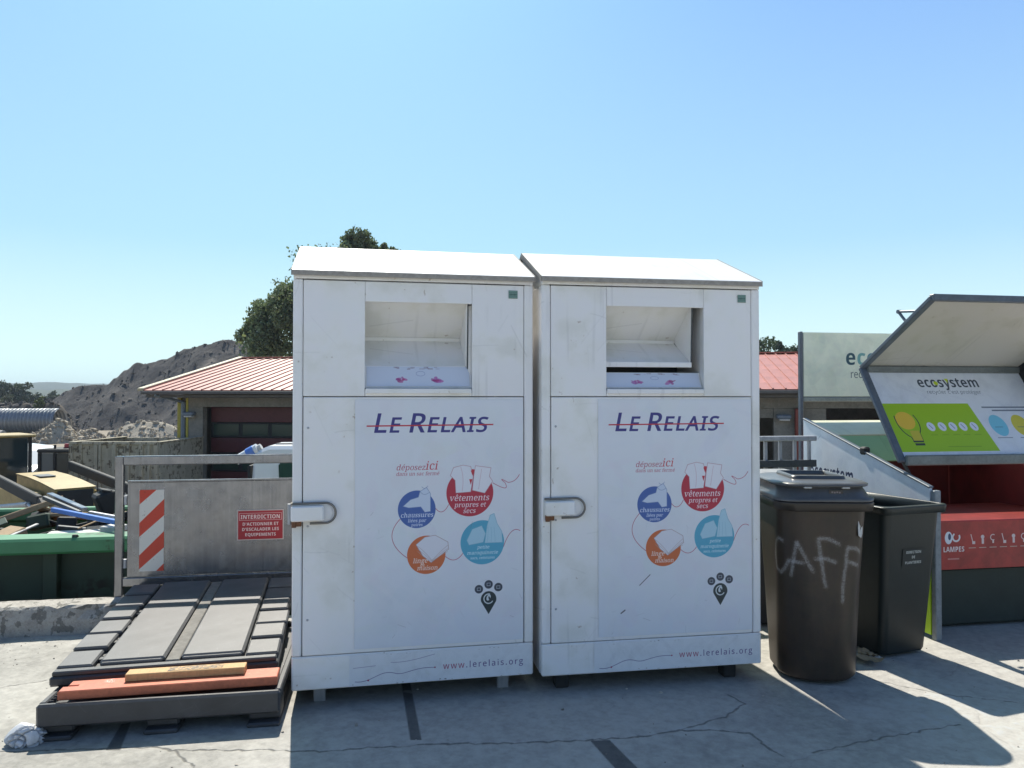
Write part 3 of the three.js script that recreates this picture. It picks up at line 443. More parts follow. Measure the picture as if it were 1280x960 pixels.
{
  // brown bin with sprayed lettering
  const t = thing('wheelie_bin', 'dark brown wheelie bin sprayed with pale letters, black lid with hatch', 'bin', [2.44, 0, -4.05], -14 * R); t.scale.set(.99, 1.06, 1);
  const spray = canvasTex(2048, 1024, (g, W, H) => {
    const r = rng(15); g.fillStyle = '#392d23'; g.fillRect(0, 0, W, H);
    for (let i = 0; i < 1500; i++) { const a = r(); g.fillStyle = a < .5 ? `rgba(24,22,20,${.04 + .06 * r()})` : `rgba(66,48,34,${.03 + .05 * r()})`; g.beginPath(); g.ellipse(r() * W, r() * H, 8 + r() * 60, 6 + r() * 90, r() * .4, 0, 7); g.fill(); }
    for (let i = 0; i < 160; i++) { g.strokeStyle = `rgba(130,120,108,${.05 + .2 * r()})`; g.lineWidth = .7 + r() * 1.5; const x = r() * W, y = r() * H, l = 10 + r() * 70, a = r() < .7 ? 1.57 + (r() - .5) * .4 : r() * 3; g.beginPath(); g.moveTo(x, y); g.lineTo(x + Math.cos(a) * l, y + Math.sin(a) * l); g.stroke(); }
    const stroke = (pts, w = 15) => { for (let pass = 0; pass < 2; pass++) for (let i = 0; i + 1 < pts.length; i++) { const [x0, y0] = pts[i], [x1, y1] = pts[i + 1], n = Math.ceil(Math.hypot(x1 - x0, y1 - y0) / 3); for (let k = 0; k < n; k++) { const q = k / n; for (let m = 0; m < 16; m++) { const a = r() * 6.28, d = w * Math.sqrt(r()) * (pass ? 1.5 : .8); g.fillStyle = `rgba(158,156,160,${pass ? .035 : .075})`; g.beginPath(); g.arc(lerp(x0, x1, q) + Math.cos(a) * d, lerp(y0, y1, q) + Math.sin(a) * d, 1.5 + r() * 3, 0, 7); g.fill(); } } } };
    const ux = (px) => W * (.323 + (px - 962) / 113 * .28), uy = (py) => H * (.06 + (py - 640) / 215 * .98);
    const L = (...p) => stroke(p.map(([a, b]) => [ux(a), uy(b)]));
    L([983, 670], [975, 667], [967, 674], [964, 690], [967, 708], [976, 712], [984, 704], [990, 692]); L([991, 714], [1000, 669], [1006, 682], [1018, 707]); L([991, 694], [1008, 696]);
    L([1024, 666], [1027, 692], [1030, 712], [1034, 727]); L([1024, 664], [1036, 665], [1049, 672]); L([1020, 690], [1034, 690], [1046, 695]); L([1058, 676], [1057, 700], [1055, 722], [1055, 746]); L([1058, 675], [1070, 677], [1080, 683]); L([1060, 693], [1078, 700]);
  });
  const rings = [{ pts: P(.40, .44, .17), y: .02, oz: .03 }, { pts: P(.425, .465, .175), y: .035, oz: .03 }, { pts: P(.45, .53, .15), y: .5, oz: .015 }, { pts: P(.475, .60, .11), y: .90, oz: 0 }];
  const body = mesh('body', Object.assign(loft(rings), { userData: { keep: true } }), mat([1, 1, 1], { map: spray, roughness: .42, bumpMap: retile(tBump, .3), bumpScale: .0006 }), t);
  mesh('base', lid(rings[0].pts, .021, false).translate(0, 0, .03), M.rubber, body);
  const brown = mat([.045, .034, .026], { map: tPlastic, roughness: .4 });
  mesh('rim', [loft([{ pts: P(.475, .60, .11), y: .885 }, { pts: P(.53, .66, .10), y: .892 }, { pts: P(.54, .67, .10), y: .93 }, { pts: P(.53, .66, .10), y: .938 }, { pts: P(.46, .58, .09), y: .938 }])], brown, t);
  const black = mat([.15, .153, .16], { map: tPlastic, roughness: .32, bumpMap: tBump, bumpScale: .0008 });
  const ld = mesh('lid', [loft([{ pts: P(.535, .665, .10), y: .9395 }, { pts: P(.54, .67, .10), y: .955 }, { pts: P(.50, .63, .10), y: .962 }, { pts: P(.465, .56, .13), y: 1.005, oz: .01 }])], black, t);
  mesh('lid_top', [loft([{ pts: P(.465, .56, .13), y: 1.0052, oz: .01 }, { pts: P(.515, .615, .15), y: 1.012, oz: .01 }, { pts: P(.52, .62, .15), y: 1.022, oz: .01 }, { pts: P(.48, .58, .14), y: 1.032, oz: .01 }, { pts: P(.30, .34, .03), y: 1.04, oz: .02 }])], black, ld);
  mesh('hatch_frame', [loft([{ pts: P(.30, .34, .03), y: 1.0402, oz: .02 }, { pts: P(.29, .33, .03), y: 1.056, oz: .02 }, { pts: P(.255, .295, .02), y: 1.056, oz: .02 }, { pts: P(.25, .29, .02), y: 1.032, oz: .02 }])], black, ld);
  mesh('hatch', [lid(P(.252, .292, .02), 1.034).translate(0, 0, .02), bx(-.03, .03, 1.0345, 1.046, .04, .055, .003)], M.machineBlack, ld);
  for (const x of [-.10, .10]) mesh('clip', bx(x - .02, x + .02, 1.004, 1.013, .295, .318, .003), M.whitePlain, ld);
  const emb = canvasTex(128, 40, (g, w, h) => { g.fillStyle = '#2d2b2c'; g.fillRect(0, 0, w, h); g.fillStyle = '#7a7072'; for (let i = 0; i < 4; i++) g.fillRect(22 + i * 22, 12 + (i % 2) * 3, 16, 15); });
  printPlane(.075, .022, .05, .985, .3065, sheetMat(emb), 'maker_mark', ld, .1);
  mesh('handle_bar', [rod(V(-.2, .965, -.37), V(.2, .965, -.37), .014), bx(-.2, -.17, .93, .97, -.37, -.33, .004), bx(.17, .2, .93, .97, -.37, -.33, .004)], brown, t);
  for (const x of [-.13, .13]) { const w = mesh('wheel', new THREE.CylinderGeometry(.09, .09, .05, 24).rotateZ(Math.PI / 2).translate(x, .09, -.2), M.rubber, t); mesh('hub', new THREE.CylinderGeometry(.05, .05, .054, 16).rotateZ(Math.PI / 2).translate(x, .09, -.2), M.darkSteel, w); }
  // torn sticker
  const s = new THREE.Shape([[0, 0], [.03, -.012], [.045, .01], [.05, .05], [.042, .085], [.02, .095], [.004, .08], [-.004, .04]].map((q) => new THREE.Vector2(...q)));
  const h = new THREE.Path([[.028, .02], [.034, .045], [.026, .055], [.02, .035]].map((q) => new THREE.Vector2(...q))); s.holes.push(h);
  const sg = new THREE.ExtrudeGeometry(s, { depth: .002, bevelEnabled: false }); const sk = mesh('torn_sticker', sg, M.whitePlain, t); sk.position.set(.172, .765, .288); sk.rotation.set(-.07, .80, 0);
}
{
  // open dark green bin
  const t = thing('wheelie_bin', 'dark green open wheelie bin with white stencilled words, right of the brown bin', 'bin', [3.068, 0, -4.43], 10 * R);
  const gm = mat([.014, .024, .024], { map: tPlastic, roughness: .42, bumpMap: tBump, bumpScale: .001, side: THREE.DoubleSide });
  const rings = [{ pts: P(.33, .40, .04, 5), y: .02, oz: .08 }, { pts: P(.345, .42, .045, 5), y: .04, oz: .08 }, { pts: P(.44, .64, .05, 5), y: .88, oz: .045 }];
  const body = mesh('body', [loft(rings), lid(rings[1].pts, .05).translate(0, 0, .08)], gm, t);
  mesh('rim', [loft([{ pts: P(.44, .64, .05, 5), y: .862, oz: .045 }, { pts: P(.49, .70, .05, 5), y: .866, oz: .045 }, { pts: P(.50, .71, .05, 5), y: .905, oz: .045 }, { pts: P(.49, .70, .05, 5), y: .912, oz: .045 }, { pts: P(.43, .63, .04, 5), y: .912, oz: .045 }, { pts: P(.425, .625, .04, 5), y: .86, oz: .045 }])], gm, t);
  mesh('lid', [bx(-.235, .235, .22, .93, -.36, -.335, .01)], gm, t);
  mesh('hinge_bar', [rod(V(-.22, .93, -.33), V(.22, .93, -.33), .014)], gm, t);
  for (const x of [-.19, .19]) { const w = mesh('wheel', new THREE.CylinderGeometry(.10, .10, .045, 24).rotateZ(Math.PI / 2).translate(x, .10, -.2), M.rubber, t); mesh('hub', new THREE.CylinderGeometry(.045, .045, .05, 16).rotateZ(Math.PI / 2).translate(x, .10, -.2), M.darkSteel, w); }
  // stencilled words
  const w = canvasTex(512, 320, (g, W, H) => { g.fillStyle = '#1b2324'; g.fillRect(0, 0, W, H); g.fillStyle = '#b9bdb8'; g.textAlign = 'center'; g.font = 'bold 66px sans-serif'; g.fillText('DIRECTION', W / 2, 84, 370); g.fillText('DE', W / 2, 176); g.fillText('PLANTIERES', W / 2, 272, 450); const r = rng(5); for (let i = 0; i < 200; i++) { g.fillStyle = 'rgba(39,47,46,.5)'; g.fillRect(r() * W, r() * H, 2 + r() * 6, 1 + r() * 3); } });
  const pr = printPlane(.17, .106, .015, .60, .336, sheetMat(w, .5), 'stencilled_words', body, .089); pr.position.z = .3436;
}
{
  // third bin behind: only its pale lid shows
  const t = thing('wheelie_bin', 'bin with flat light grey lid and yellow sticker, behind the brown bin', 'bin', [2.72, 0, -5.04], -6 * R);
  const gm = mat([.10, .10, .11], { map: tPlastic, roughness: .45 }), gl = mat([.50, .50, .51], { map: tPlastic, roughness: .4 });
  mesh('body', loft([{ pts: P(.36, .38, .05, 5), y: .02 }, { pts: P(.46, .52, .05, 5), y: .97 }]), gm, t);
  const l = mesh('lid', bx(-.25, .25, .975, 1.02, -.28, .28, .018), gl, t); mesh('sticker', bx(-.06, .0, 1.0203, 1.0215, .16, .24, .0003), mat([.75, .70, .08], { roughness: .5 }), l);
  for (const x of [-.19, .19]) mesh('wheel', new THREE.CylinderGeometry(.10, .10, .045, 20).rotateZ(Math.PI / 2).translate(x, .10, -.17), M.rubber, t);
}
{
  // torn cardboard between the bins
  const r = rng(51), t = thing('cardboard_scrap', 'torn scraps of brown cardboard lying between the two bins', 'litter', [2.86, 0, -4.16], .5);
  for (let i = 0; i < 6; i++) { const g = new THREE.PlaneGeometry(.06 + r() * .10, .04 + r() * .06, 5, 4), p = g.attributes.position; for (let k = 0; k < p.count; k++) p.setZ(k, (r() - .5) * .02 + .5 * p.getX(k) ** 2 * 6); g.rotateX(-1.5 + (r() - .5) * .9); g.rotateY(r() * 6); g.translate((r() - .5) * .16, .02 + r() * .02, (r() - .5) * .16); g.computeVertexNormals(); const m = mesh('scrap', g, i % 2 ? M.whitePlain : M.card, t); m.material = m.material.clone(); m.material.side = THREE.DoubleSide; }
}

// ------------------------------------------------------------------ lamp collection container with raised hood
{
  const X0 = 3.50, X1 = 4.86, t = thing('lamp_container', 'open lamp collection container with raised hood, printed panels and red front', 'container');
  const side = canvasTex(1024, 900, (g, W, H) => {          // x: depth 5.88 (left) -> 4.36 (right); y: height 1.40 (top) -> 0
    const X = (d) => (5.88 - d) / 1.52 * W, Y = (y) => (1.40 - y) / 1.40 * H, r = rng(61);
    g.fillStyle = '#dfe4ea'; g.fillRect(0, 0, W, H); for (let i = 0; i < 200; i++) { g.fillStyle = `rgba(110,120,140,${.01 + .03 * r()})`; g.beginPath(); g.ellipse(r() * W, r() * H, 20 + r() * 80, 8 + r() * 50, r() * 3, 0, 7); g.fill(); }
    g.fillStyle = '#9fc51f'; g.beginPath(); g.moveTo(X(5.88), Y(.80)); g.lineTo(X(4.36), Y(.72)); g.lineTo(X(4.36), Y(0)); g.lineTo(X(5.88), Y(0)); g.fill();
    g.fillStyle = '#1d2c50'; g.font = 'bold 108px sans-serif'; g.fillText('ecosystem', X(5.79), Y(.895), X(5.20) - X(5.79));
    g.strokeStyle = 'rgba(40,50,70,.35)'; g.lineWidth = 2; for (let i = 0; i < 18; i++) { const x = r() * W, y = r() * H; g.beginPath(); g.moveTo(x, y); g.lineTo(x + (r() - .5) * 90, y + (r() - .5) * 40); g.stroke(); }
  });
  const sp = prof([[5.88, .03], [4.405, .03], [4.405, .965], [5.88, 1.365]], X0, X0 + .02);
  { const g = fix(sp), p = g.attributes.position, uv = g.attributes.uv; for (let i = 0; i < p.count; i++) uv.setXY(i, (5.88 + p.getZ(i)) / 1.52, p.getY(i) / 1.40); g.userData.keep = true; mesh('side_panel', g, sheetMat(side, .4), t); }
  mesh('side_panel', prof([[5.88, .03], [4.405, .03], [4.405, .965], [5.88, 1.365]], X1 - .02, X1), M.redDark, t); mesh('side_lining', prof([[5.84, .05], [4.44, .05], [4.44, .93], [5.84, 1.30]], X0 + .021, X0 + .026), M.redDark, t);
  mesh('side_edge', [bar(V(X0 + .01, 1.373, -5.88), V(X0 + .01, .972, -4.40), .034, .014, .003)], M.frameBlue, t);
  for (const x of [X0 + .004, X1 - .05]) mesh('corner_post', bx(x, x + .046, 0, .955, -4.402, -4.362, .005), mat([.30, .34, .37], { map: tGrain, roughness: .45 }), t);
  mesh('back_panel', bx(X0 + .022, X1 - .022, .03, 1.30, -5.87, -5.85, .003), M.redDark, t);
  mesh('floor_panel', bx(X0 + .022, X1 - .022, .03, .05, -5.84, -4.62, .003), M.redDark, t);
  mesh('rear_ledge', sheet(5.88, 1.352, 5.52, 1.25, X0 + .022, X1 - .022, .012), M.creamSheet, t);
  mesh('rear_flap', sheet(5.515, 1.243, 5.34, 1.06, X0 + .022, X1 - .022, .010), M.greenSheet, t);
  const fp = canvasTex(1024, 256, (g, W, H) => {
    const r = rng(63); g.fillStyle = '#b23a34'; g.fillRect(0, 0, W, H); for (let i = 0; i < 260; i++) { g.fillStyle = `rgba(60,16,18,${.02 + .05 * r()})`; g.beginPath(); g.ellipse(r() * W, r() * H, 12 + r() * 70, 6 + r() * 30, r() * 3, 0, 7); g.fill(); }
    g.fillStyle = '#dfe3ea'; g.beginPath(); g.ellipse(168, 86, 23, 34, 0, 0, 7); g.fill(); g.fillStyle = '#30456a'; g.beginPath(); g.ellipse(174, 80, 9, 18, 0, 0, 7); g.fill(); g.strokeStyle = '#e0dfe0'; g.lineWidth = 10; g.beginPath(); g.arc(214, 84, 21, -.6, 4.2); g.stroke();
    g.fillStyle = '#e6dcda'; g.font = 'bold 40px sans-serif'; g.fillText('LAMPES', 134, 162, 130); g.fillStyle = 'rgba(230,220,218,.45)'; g.fillRect(162, 196, 70, 8);
    for (let k = 0; k < 11; k++) { const x = 312 + k * 64, y = 96; g.strokeStyle = '#dcc9c6'; g.fillStyle = '#dcc9c6'; g.lineWidth = 5; if (k % 3 === 0) { g.beginPath(); g.moveTo(x - 8, y - 26); g.lineTo(x + 6, y + 26); g.stroke(); g.fillRect(x, y + 12, 18, 16); } else if (k % 3 === 1) { g.beginPath(); g.arc(x, y - 10, 11, 0, 7); g.fill(); g.fillRect(x - 6, y, 14, 28); } else { g.beginPath(); g.arc(x, y - 6, 15, 1, 5.4); g.stroke(); g.fillRect(x - 4, y + 8, 10, 18); } g.fillStyle = 'rgba(200,220,205,.7)'; g.fillRect(x - 22, y + 46, 44, 4); }
  });
  mesh('red_bin', [bx(X0 + .03, X1 - .03, .40, .725, -5.3, -4.55, .012)], M.redBox, t);
  printPlane(1.27, .315, (X0 + X1) / 2, .5625, -4.5475, sheetMat(fp, .4), 'red_front_print', t);
  mesh('base_front', [bx(X0 + .03, X1 - .03, .02, .395, -5.3, -4.60, .01)], M.baseGreen, t);
  // hood: lower printed panel, upper canopy, steel frame
  const hd = new THREE.Group(); hd.name = 'hood'; t.add(hd);
  const A = [4.68, 1.11], B = [5.107, 1.767], C = [4.37, 2.19];
  mesh('canopy_panel', sheet(B[0] - .01, B[1] + .012, C[0], C[1], X0 + .03, X1 - .03, .012), M.hoodInner, hd);
  mesh('printed_panel_back', sheet(A[0] + .002, A[1], B[0], B[1] - .01, X0 + .03, X1 - .03, .012), M.hoodPanel, hd);
  const fr = M.frameBlue, pt = ([d, y], x) => V(x, y, -d);
  for (const x of [X0 + .014, X1 - .014]) { mesh('hood_bar', bar(pt(A, x), pt(B, x), .030, .055, .006, V(1, 0, 0)), fr, hd); mesh('hood_bar', bar(pt(B, x), pt(C, x), .030, .050, .006, V(1, 0, 0)), fr, hd); }
  mesh('hood_bar', bar(pt(C, X0 - .001), pt(C, X1 + .001), .045, .045, .006), fr, hd);
  mesh('crease_bar', bar(V(X0 + .031, B[1] - .01, -B[0] + .02), V(X1 - .031, B[1] - .01, -B[0] + .02), .05, .05, .008), mat([.20, .22, .21], { map: tGrain, roughness: .5 }), hd);
  mesh('bottom_bar', bar(V(X0 + .031, A[1] + .012, -A[0] + .01), V(X1 - .031, A[1] + .012, -A[0] + .01), .03, .07, .008), mat([.22, .25, .24], { map: tGrain, roughness: .5 }), hd);
  mesh('end_gusset', prof([[B[0], B[1] + .03], [B[0] - .02, B[1] - .35], [B[0] - .30, B[1] - .40], [B[0] - .36, B[1] + .12]], X1 - .06, X1 - .045), M.machineBlack, hd);
  mesh('handle', [bar(V(X0 + .014, 2.05, -4.62), V(X0 + .014, 2.13, -4.70), .016, .016, .003), bar(V(X0 + .014, 2.135, -4.70), V(X0 + .014, 2.12, -4.53), .016, .016, .003), rod(V(X0 + .002, 2.135, -4.70), V(X0 + .026, 2.135, -4.70), .014)], fr, hd);
  mesh('hinge_block', [bx(X0 - .010, X0 + .04, 1.13, 1.19, -5.12, -5.05, .012)], M.machineBlack, hd);
  mesh('gas_strut', [rod(V(X0 + .06, 1.31, -4.90), V(X0 + .06, .98, -4.63), .012), rod(V(X0 + .06, 1.5, -5.02), V(X0 + .06, 1.31, -4.90), .007)], M.machineBlack, hd);
  const pl = Math.hypot(B[0] - A[0], B[1] - A[1]), pw = X1 - X0 - .07;
  const hp = canvasTex(1600, 960, (g, W, H) => {
    const r = rng(65); g.fillStyle = '#dcdfe4'; g.fillRect(0, 0, W, H); for (let i = 0; i < 300; i++) { g.fillStyle = `rgba(100,104,112,${.01 + .025 * r()})`; g.beginPath(); g.ellipse(r() * W, r() * H, 20 + r() * 120, 8 + r() * 40, r() * 3, 0, 7); g.fill(); }
    const X = (px) => (px - 1088) / 196 * W, Y = (py) => (py - 462) / 112 * H;
    g.font = 'bold 150px sans-serif'; g.fillStyle = '#3d4652'; g.fillText('ecosystem', X(1143), Y(486), X(1221) - X(1143));
    g.fillStyle = '#c3d42c'; g.beginPath(); g.arc(X(1166.5), Y(481), 22, 0, 7); g.fill(); g.beginPath(); g.moveTo(X(1179), Y(475)); g.lineTo(X(1184), Y(475)); g.lineTo(X(1181.5), Y(481)); g.fill();
    g.font = '56px sans-serif'; g.fillStyle = '#767d88'; g.fillText("recycler c'est protéger", X(1150), Y(494.5), X(1219) - X(1150));
    g.fillStyle = '#9cc21e'; g.beginPath(); g.moveTo(X(1080), Y(507)); g.lineTo(X(1194), Y(507)); g.lineTo(X(1205), Y(565)); g.lineTo(X(1080), Y(565)); g.fill();
    // plain bulb
    g.fillStyle = '#e6bd3e'; g.beginPath(); g.arc(X(1108), Y(528), 92, 0, 7); g.fill(); g.strokeStyle = '#33413a'; g.lineWidth = 9; g.beginPath(); g.moveTo(X(1097), Y(522)); g.quadraticCurveTo(X(1095), Y(540), X(1107), Y(548)); g.lineTo(X(1108), Y(553)); g.moveTo(X(1120), Y(521)); g.quadraticCurveTo(X(1126), Y(534), X(1119), Y(543)); g.lineTo(X(1119), Y(552)); g.stroke();
    g.fillStyle = '#c8b93a'; g.fillRect(X(1108), Y(540), X(1119) - X(1108), Y(552) - Y(540)); g.fillStyle = '#33413a'; g.fillRect(X(1107), Y(552), 100, 16); g.fillRect(X(1108), Y(555), 92, 22);
    for (const [px, k] of [[1135.5, 0], [1149, 1], [1162, 2], [1174.5, 3], [1188, 4]]) { g.fillStyle = '#dcdfea'; g.beginPath(); g.ellipse(X(px), Y(535.5), 38, 46, -.2, 0, 7); g.fill(); g.strokeStyle = '#6d7f9c'; g.lineWidth = 7; g.beginPath(); g.moveTo(X(px) - 14, Y(533) - k * 2); g.lineTo(X(px) + 12, Y(538)); g.stroke(); g.fillStyle = '#7fa61a'; g.fillRect(X(px) - 34, Y(545), 68, 6); }
    g.fillStyle = '#7fa61a'; g.fillRect(X(1145), Y(559), 330, 7);
    g.fillStyle = '#767d88'; g.fillRect(X(1209), Y(511), X(1274) - X(1209), 15); g.fillRect(X(1220), Y(515), X(1265) - X(1220), 15);
    for (const [px, c] of [[1219, '#7cc3d6'], [1247, '#cfc243'], [1274, '#9fc6e6']]) { g.fillStyle = c; g.beginPath(); g.ellipse(X(px), Y(534.5), 84, 112, -.12, 0, 7); g.fill(); g.fillStyle = 'rgba(60,80,95,.4)'; g.fillRect(X(px) - 44, Y(536), 80, 8); g.fillStyle = '#8a909a'; g.fillRect(X(px) - 70, Y(549), 150, 8); }
  });
  const L0 = pl * .97, hm = printPlane(pw, L0, (X0 + X1) / 2, (A[1] + B[1]) / 2, -(A[0] + B[0]) / 2, sheetMat(hp, .4), 'hood_print', hd);
  const ang = Math.atan2(B[0] - A[0], B[1] - A[1]); hm.rotation.x = -ang; hm.position.z += Math.cos(ang) * .009; hm.position.y += Math.sin(ang) * .009;
  // sign board standing behind
  const s = thing('sign_board', 'pale green sign board on posts standing behind the lamp container', 'sign', [X0, 0, -5.93]);
  const sg = canvasTex(1400, 560, (g, W, H) => { const r = rng(67); g.fillStyle = '#f1f6dc'; g.fillRect(0, 0, W, H); for (let i = 0; i < 240; i++) { g.fillStyle = `rgba(${110 + r() * 40 | 0},150,130,${.01 + .03 * r()})`; g.beginPath(); g.ellipse(r() * W, r() * H, 20 + r() * 140, 8 + r() * 60, r() * 3, 0, 7); g.fill(); } g.font = 'bold 190px sans-serif'; const gr = ['#24505e', '#6fa8a4', '#4a7f8a', '#24505e', '#24505e', '#24505e', '#24505e', '#24505e', '#24505e']; let x = W * .29; [...'ecosystem'].forEach((ch, i) => { g.fillStyle = gr[i]; g.fillText(ch, x, H * .50); x += g.measureText(ch).width * 1.02; }); g.fillStyle = '#5d6c68'; g.font = '96px sans-serif'; g.fillText("recycler c'est protéger", W * .325, H * .71, W * .62); });
  mesh('board', bx(.03, 1.36, 1.555, 2.10, -.03, 0, .006), M.palegreen, s); printPlane(1.32, .535, .695, 1.8275, .0025, sheetMat(sg, .45), 'board_print', s);
  for (const x of [0, 1.362]) mesh('post', bx(x, x + .028, 0, 2.104, -.032, .008, .005), M.frameBlue, s);
  mesh('bottom_trim', bx(.03, 1.36, 1.515, 1.552, -.034, .006, .005), mat([.38, .42, .38], { map: tGrain, roughness: .5 }), s);
}

// ------------------------------------------------------------------ railing on the platform edge
{
  const x0 = .72, x1 = 3.44, g = thing('safety_railing', 'grey galvanised railing with upright bars behind the containers', 'railing', [0, 0, -5.60]);
  mesh('top_rail', bx(x0, x1, 1.205, 1.245, -.03, .02, .006), M.galv, g); mesh('middle_rail', bx(x0, x1, 1.0, 1.055, -.012, .012, .003), M.darkSteel, g); mesh('lower_rail', bx(x0, x1, .12, .16, -.02, .01, .005), M.galv, g);
  for (let i = 0; i < 22; i++) { const x = x0 + .05 + i * .125; if (x < x1 - .02) mesh('upright_bar', i % 8 === 0 ? bx(x - .02, x + .02, 0, 1.204, -.042, -.0135, .004) : bx(x - .013, x + .013, .161, 1.204, -.034, -.0135, .002), M.galv, g); }
}
// ------------------------------------------------------------------ skips below the platform
function skip(name, label, x0, x1, d0, d1, top, paint, inner, y0 = YARD) {
  const t = thing(name, label, 'skip', [(x0 + x1) / 2, y0, -d0]); const w = x1 - x0, D = d1 - d0, H = top - y0;
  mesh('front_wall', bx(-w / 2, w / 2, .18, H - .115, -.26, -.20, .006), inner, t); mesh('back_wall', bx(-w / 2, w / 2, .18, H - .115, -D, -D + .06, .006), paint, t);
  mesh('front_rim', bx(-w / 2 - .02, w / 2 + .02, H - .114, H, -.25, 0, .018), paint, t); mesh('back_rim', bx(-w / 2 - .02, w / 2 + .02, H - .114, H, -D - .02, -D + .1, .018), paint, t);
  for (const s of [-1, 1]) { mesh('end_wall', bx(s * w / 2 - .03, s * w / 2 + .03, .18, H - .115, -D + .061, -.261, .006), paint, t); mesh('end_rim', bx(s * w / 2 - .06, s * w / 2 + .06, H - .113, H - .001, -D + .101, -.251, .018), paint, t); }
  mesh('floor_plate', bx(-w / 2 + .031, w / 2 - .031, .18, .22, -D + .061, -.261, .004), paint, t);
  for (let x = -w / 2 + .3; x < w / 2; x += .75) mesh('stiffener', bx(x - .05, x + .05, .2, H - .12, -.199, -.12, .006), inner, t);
  for (const s of [-1, 1]) mesh('skid', bx(s * .55 - .08, s * .55 + .08, 0, .179, -D, 0, .01), M.darkSteel, t);
  return t;
}
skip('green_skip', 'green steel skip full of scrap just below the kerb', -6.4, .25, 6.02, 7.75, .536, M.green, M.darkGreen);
skip('rubble_skip', 'green skip heaped with pale rubble seen through the railing', 1.3, 3.3, 6.1, 7.8, .62, M.green, M.green);
{
  // scrap in the green skip
  const P3 = (px, py, z) => at(px, py, z);
  const beam = (name, label, cat, a, b, w, h, m, grp) => { const o = thing(name, label, cat, a.toArray(), 0, grp); mesh(name, bar(V(0, 0, 0), b.clone().sub(a), w, h, .003), m, o); return o; };
  beam('blue_pole', 'bright blue metal pole sticking out of the scrap in the green skip', 'pole', P3(66, 637, 6.3), P3(152, 654, 5.75), .035, .035, M.blue);
  beam('pale_pole', 'pale grey metal pole lying beside the blue one in the green skip', 'pole', P3(112, 641, 6.3), P3(150, 648, 6.0), .03, .03, M.galv);
  beam('angle_bar', 'grey steel bar sloping across the skip behind the blue pole', 'bar', P3(62, 618, 6.6), P3(106, 637, 6.2), .05, .03, M.steel, 'two sloping grey bars');
  beam('angle_bar', 'thin dark steel bar just below the sloping grey bar', 'bar', P3(55, 622, 6.5), P3(100, 641, 6.15), .03, .03, M.darkSteel, 'two sloping grey bars');
  beam('bent_lath', 'bent pale lath sticking up at the left in the green skip', 'lath', P3(8, 672, 6.0), P3(47, 655, 6.3), .03, .012, M.whitePlain);
  beam('thin_lath', 'thin pinkish lath above the flat pale board', 'lath', P3(97, 661, 6.2), P3(124, 650, 6.35), .02, .01, M.card);
  const slab = thing('pale_board', 'flat pale board lying on the scrap in the green skip', 'board', P3(92, 667, 6.0).toArray(), .1); mesh('board', bx(-.19, .2, -.012, .008, -.12, .08, .003), M.whitePlain, slab);
  const slab2 = thing('pale_board', 'small pale board end beside the gate post in the green skip', 'board', P3(138, 662, 6.05).toArray(), -.3); mesh('board', bx(-.06, .08, -.02, .03, -.1, .05, .006), M.whitePlain, slab2);
  // tangle of dark scrap: plates, boxes and bent bars heaped against the far side
  const q = rng(88), load = thing('scrap_load', 'tangle of dark scrap metal plates and bars heaped in the green skip', 'scrap', [-3.2, 0, -6.98]), ms = [M.machineBlack, M.machineBlack, M.darkSteel, M.darkGreen, M.machineBlack, M.card];
  mesh('scrap_bed', bx(-3.1, 3.3, .16, .26, -.68, .6, .05), M.rust, load);
  for (let k = 0; k < 170; k++) { const u = q(), x = (q() - .5) * 6.0, z = .55 - 1.15 * q(), hgt = .30 + .20 * (0.55 - z) / 1.15 + .06 * q(), m = ms[(q() * ms.length) | 0]; let g; if (u < .45) g = cbox(.1 + .28 * q(), .012 + .02 * q(), .08 + .16 * q(), 0, 0, 0, .004); else if (u < .8) g = cbox(.4 + .7 * q(), .03 + .03 * q(), .03 + .03 * q(), 0, 0, 0, .006); else g = cbox(.10 + .16 * q(), .06 + .12 * q(), .1 + .14 * q(), 0, 0, 0, .015); const o = mesh('scrap_piece', g, m, load); o.position.set(x, hgt, z); o.rotation.set((q() - .5) * .9, q() * 3, (q() - .5) * .7); }
  const sh = thing('appliance_shell', 'crumpled black appliance shell standing in the skip by the gate post', 'scrap', P3(133, 628, 6.7).toArray(), .5); mesh('shell', [cbox(.16, .2, .22, 0, 0, 0, .02).rotateZ(.35), cbox(.2, .02, .2, .02, .10, 0, .005).rotateZ(-.25)], M.machineBlack, sh); mesh('torn_edge', cbox(.12, .012, .05, .08, .11, .1, .003).rotateZ(-.4), M.whitePlain, sh);
  // pale debris in the rubble skip
  const r = rng(19), t = thing('rubble_load', 'heap of broken white plaster sheets in the skip behind the railing', 'rubble', [2.3, 0, -6.9]);
  { const g = new THREE.PlaneGeometry(1.9, 1.5, 40, 32); g.rotateX(-Math.PI / 2); const p = g.attributes.position; for (let i = 0; i < p.count; i++) { const x = p.getX(i), z = p.getZ(i); p.setY(i, .60 + .42 * Math.max(0, 1 - (x * x / .9 + z * z / .55)) + .07 * (rng(i)() - .5)); } g.computeVertexNormals(); mesh('fine_rubble', g, M.whitePlain, t); }
  for (let i = 0; i < 26; i++) { const w = .12 + .3 * r(), m = mesh('plaster_piece', cbox(w, .016, .08 + .2 * r(), 0, 0, 0, .003), r() < .25 ? M.card : M.whitePlain, t), x = (r() - .5) * 1.5, z = (r() - .5) * 1.0; m.position.set(x, .67 + .42 * Math.max(0, 1 - (x * x / .9 + z * z / .55)), z); m.rotation.set((r() - .5) * 1.1, r() * 3, (r() - .5) * 1.1); }
}
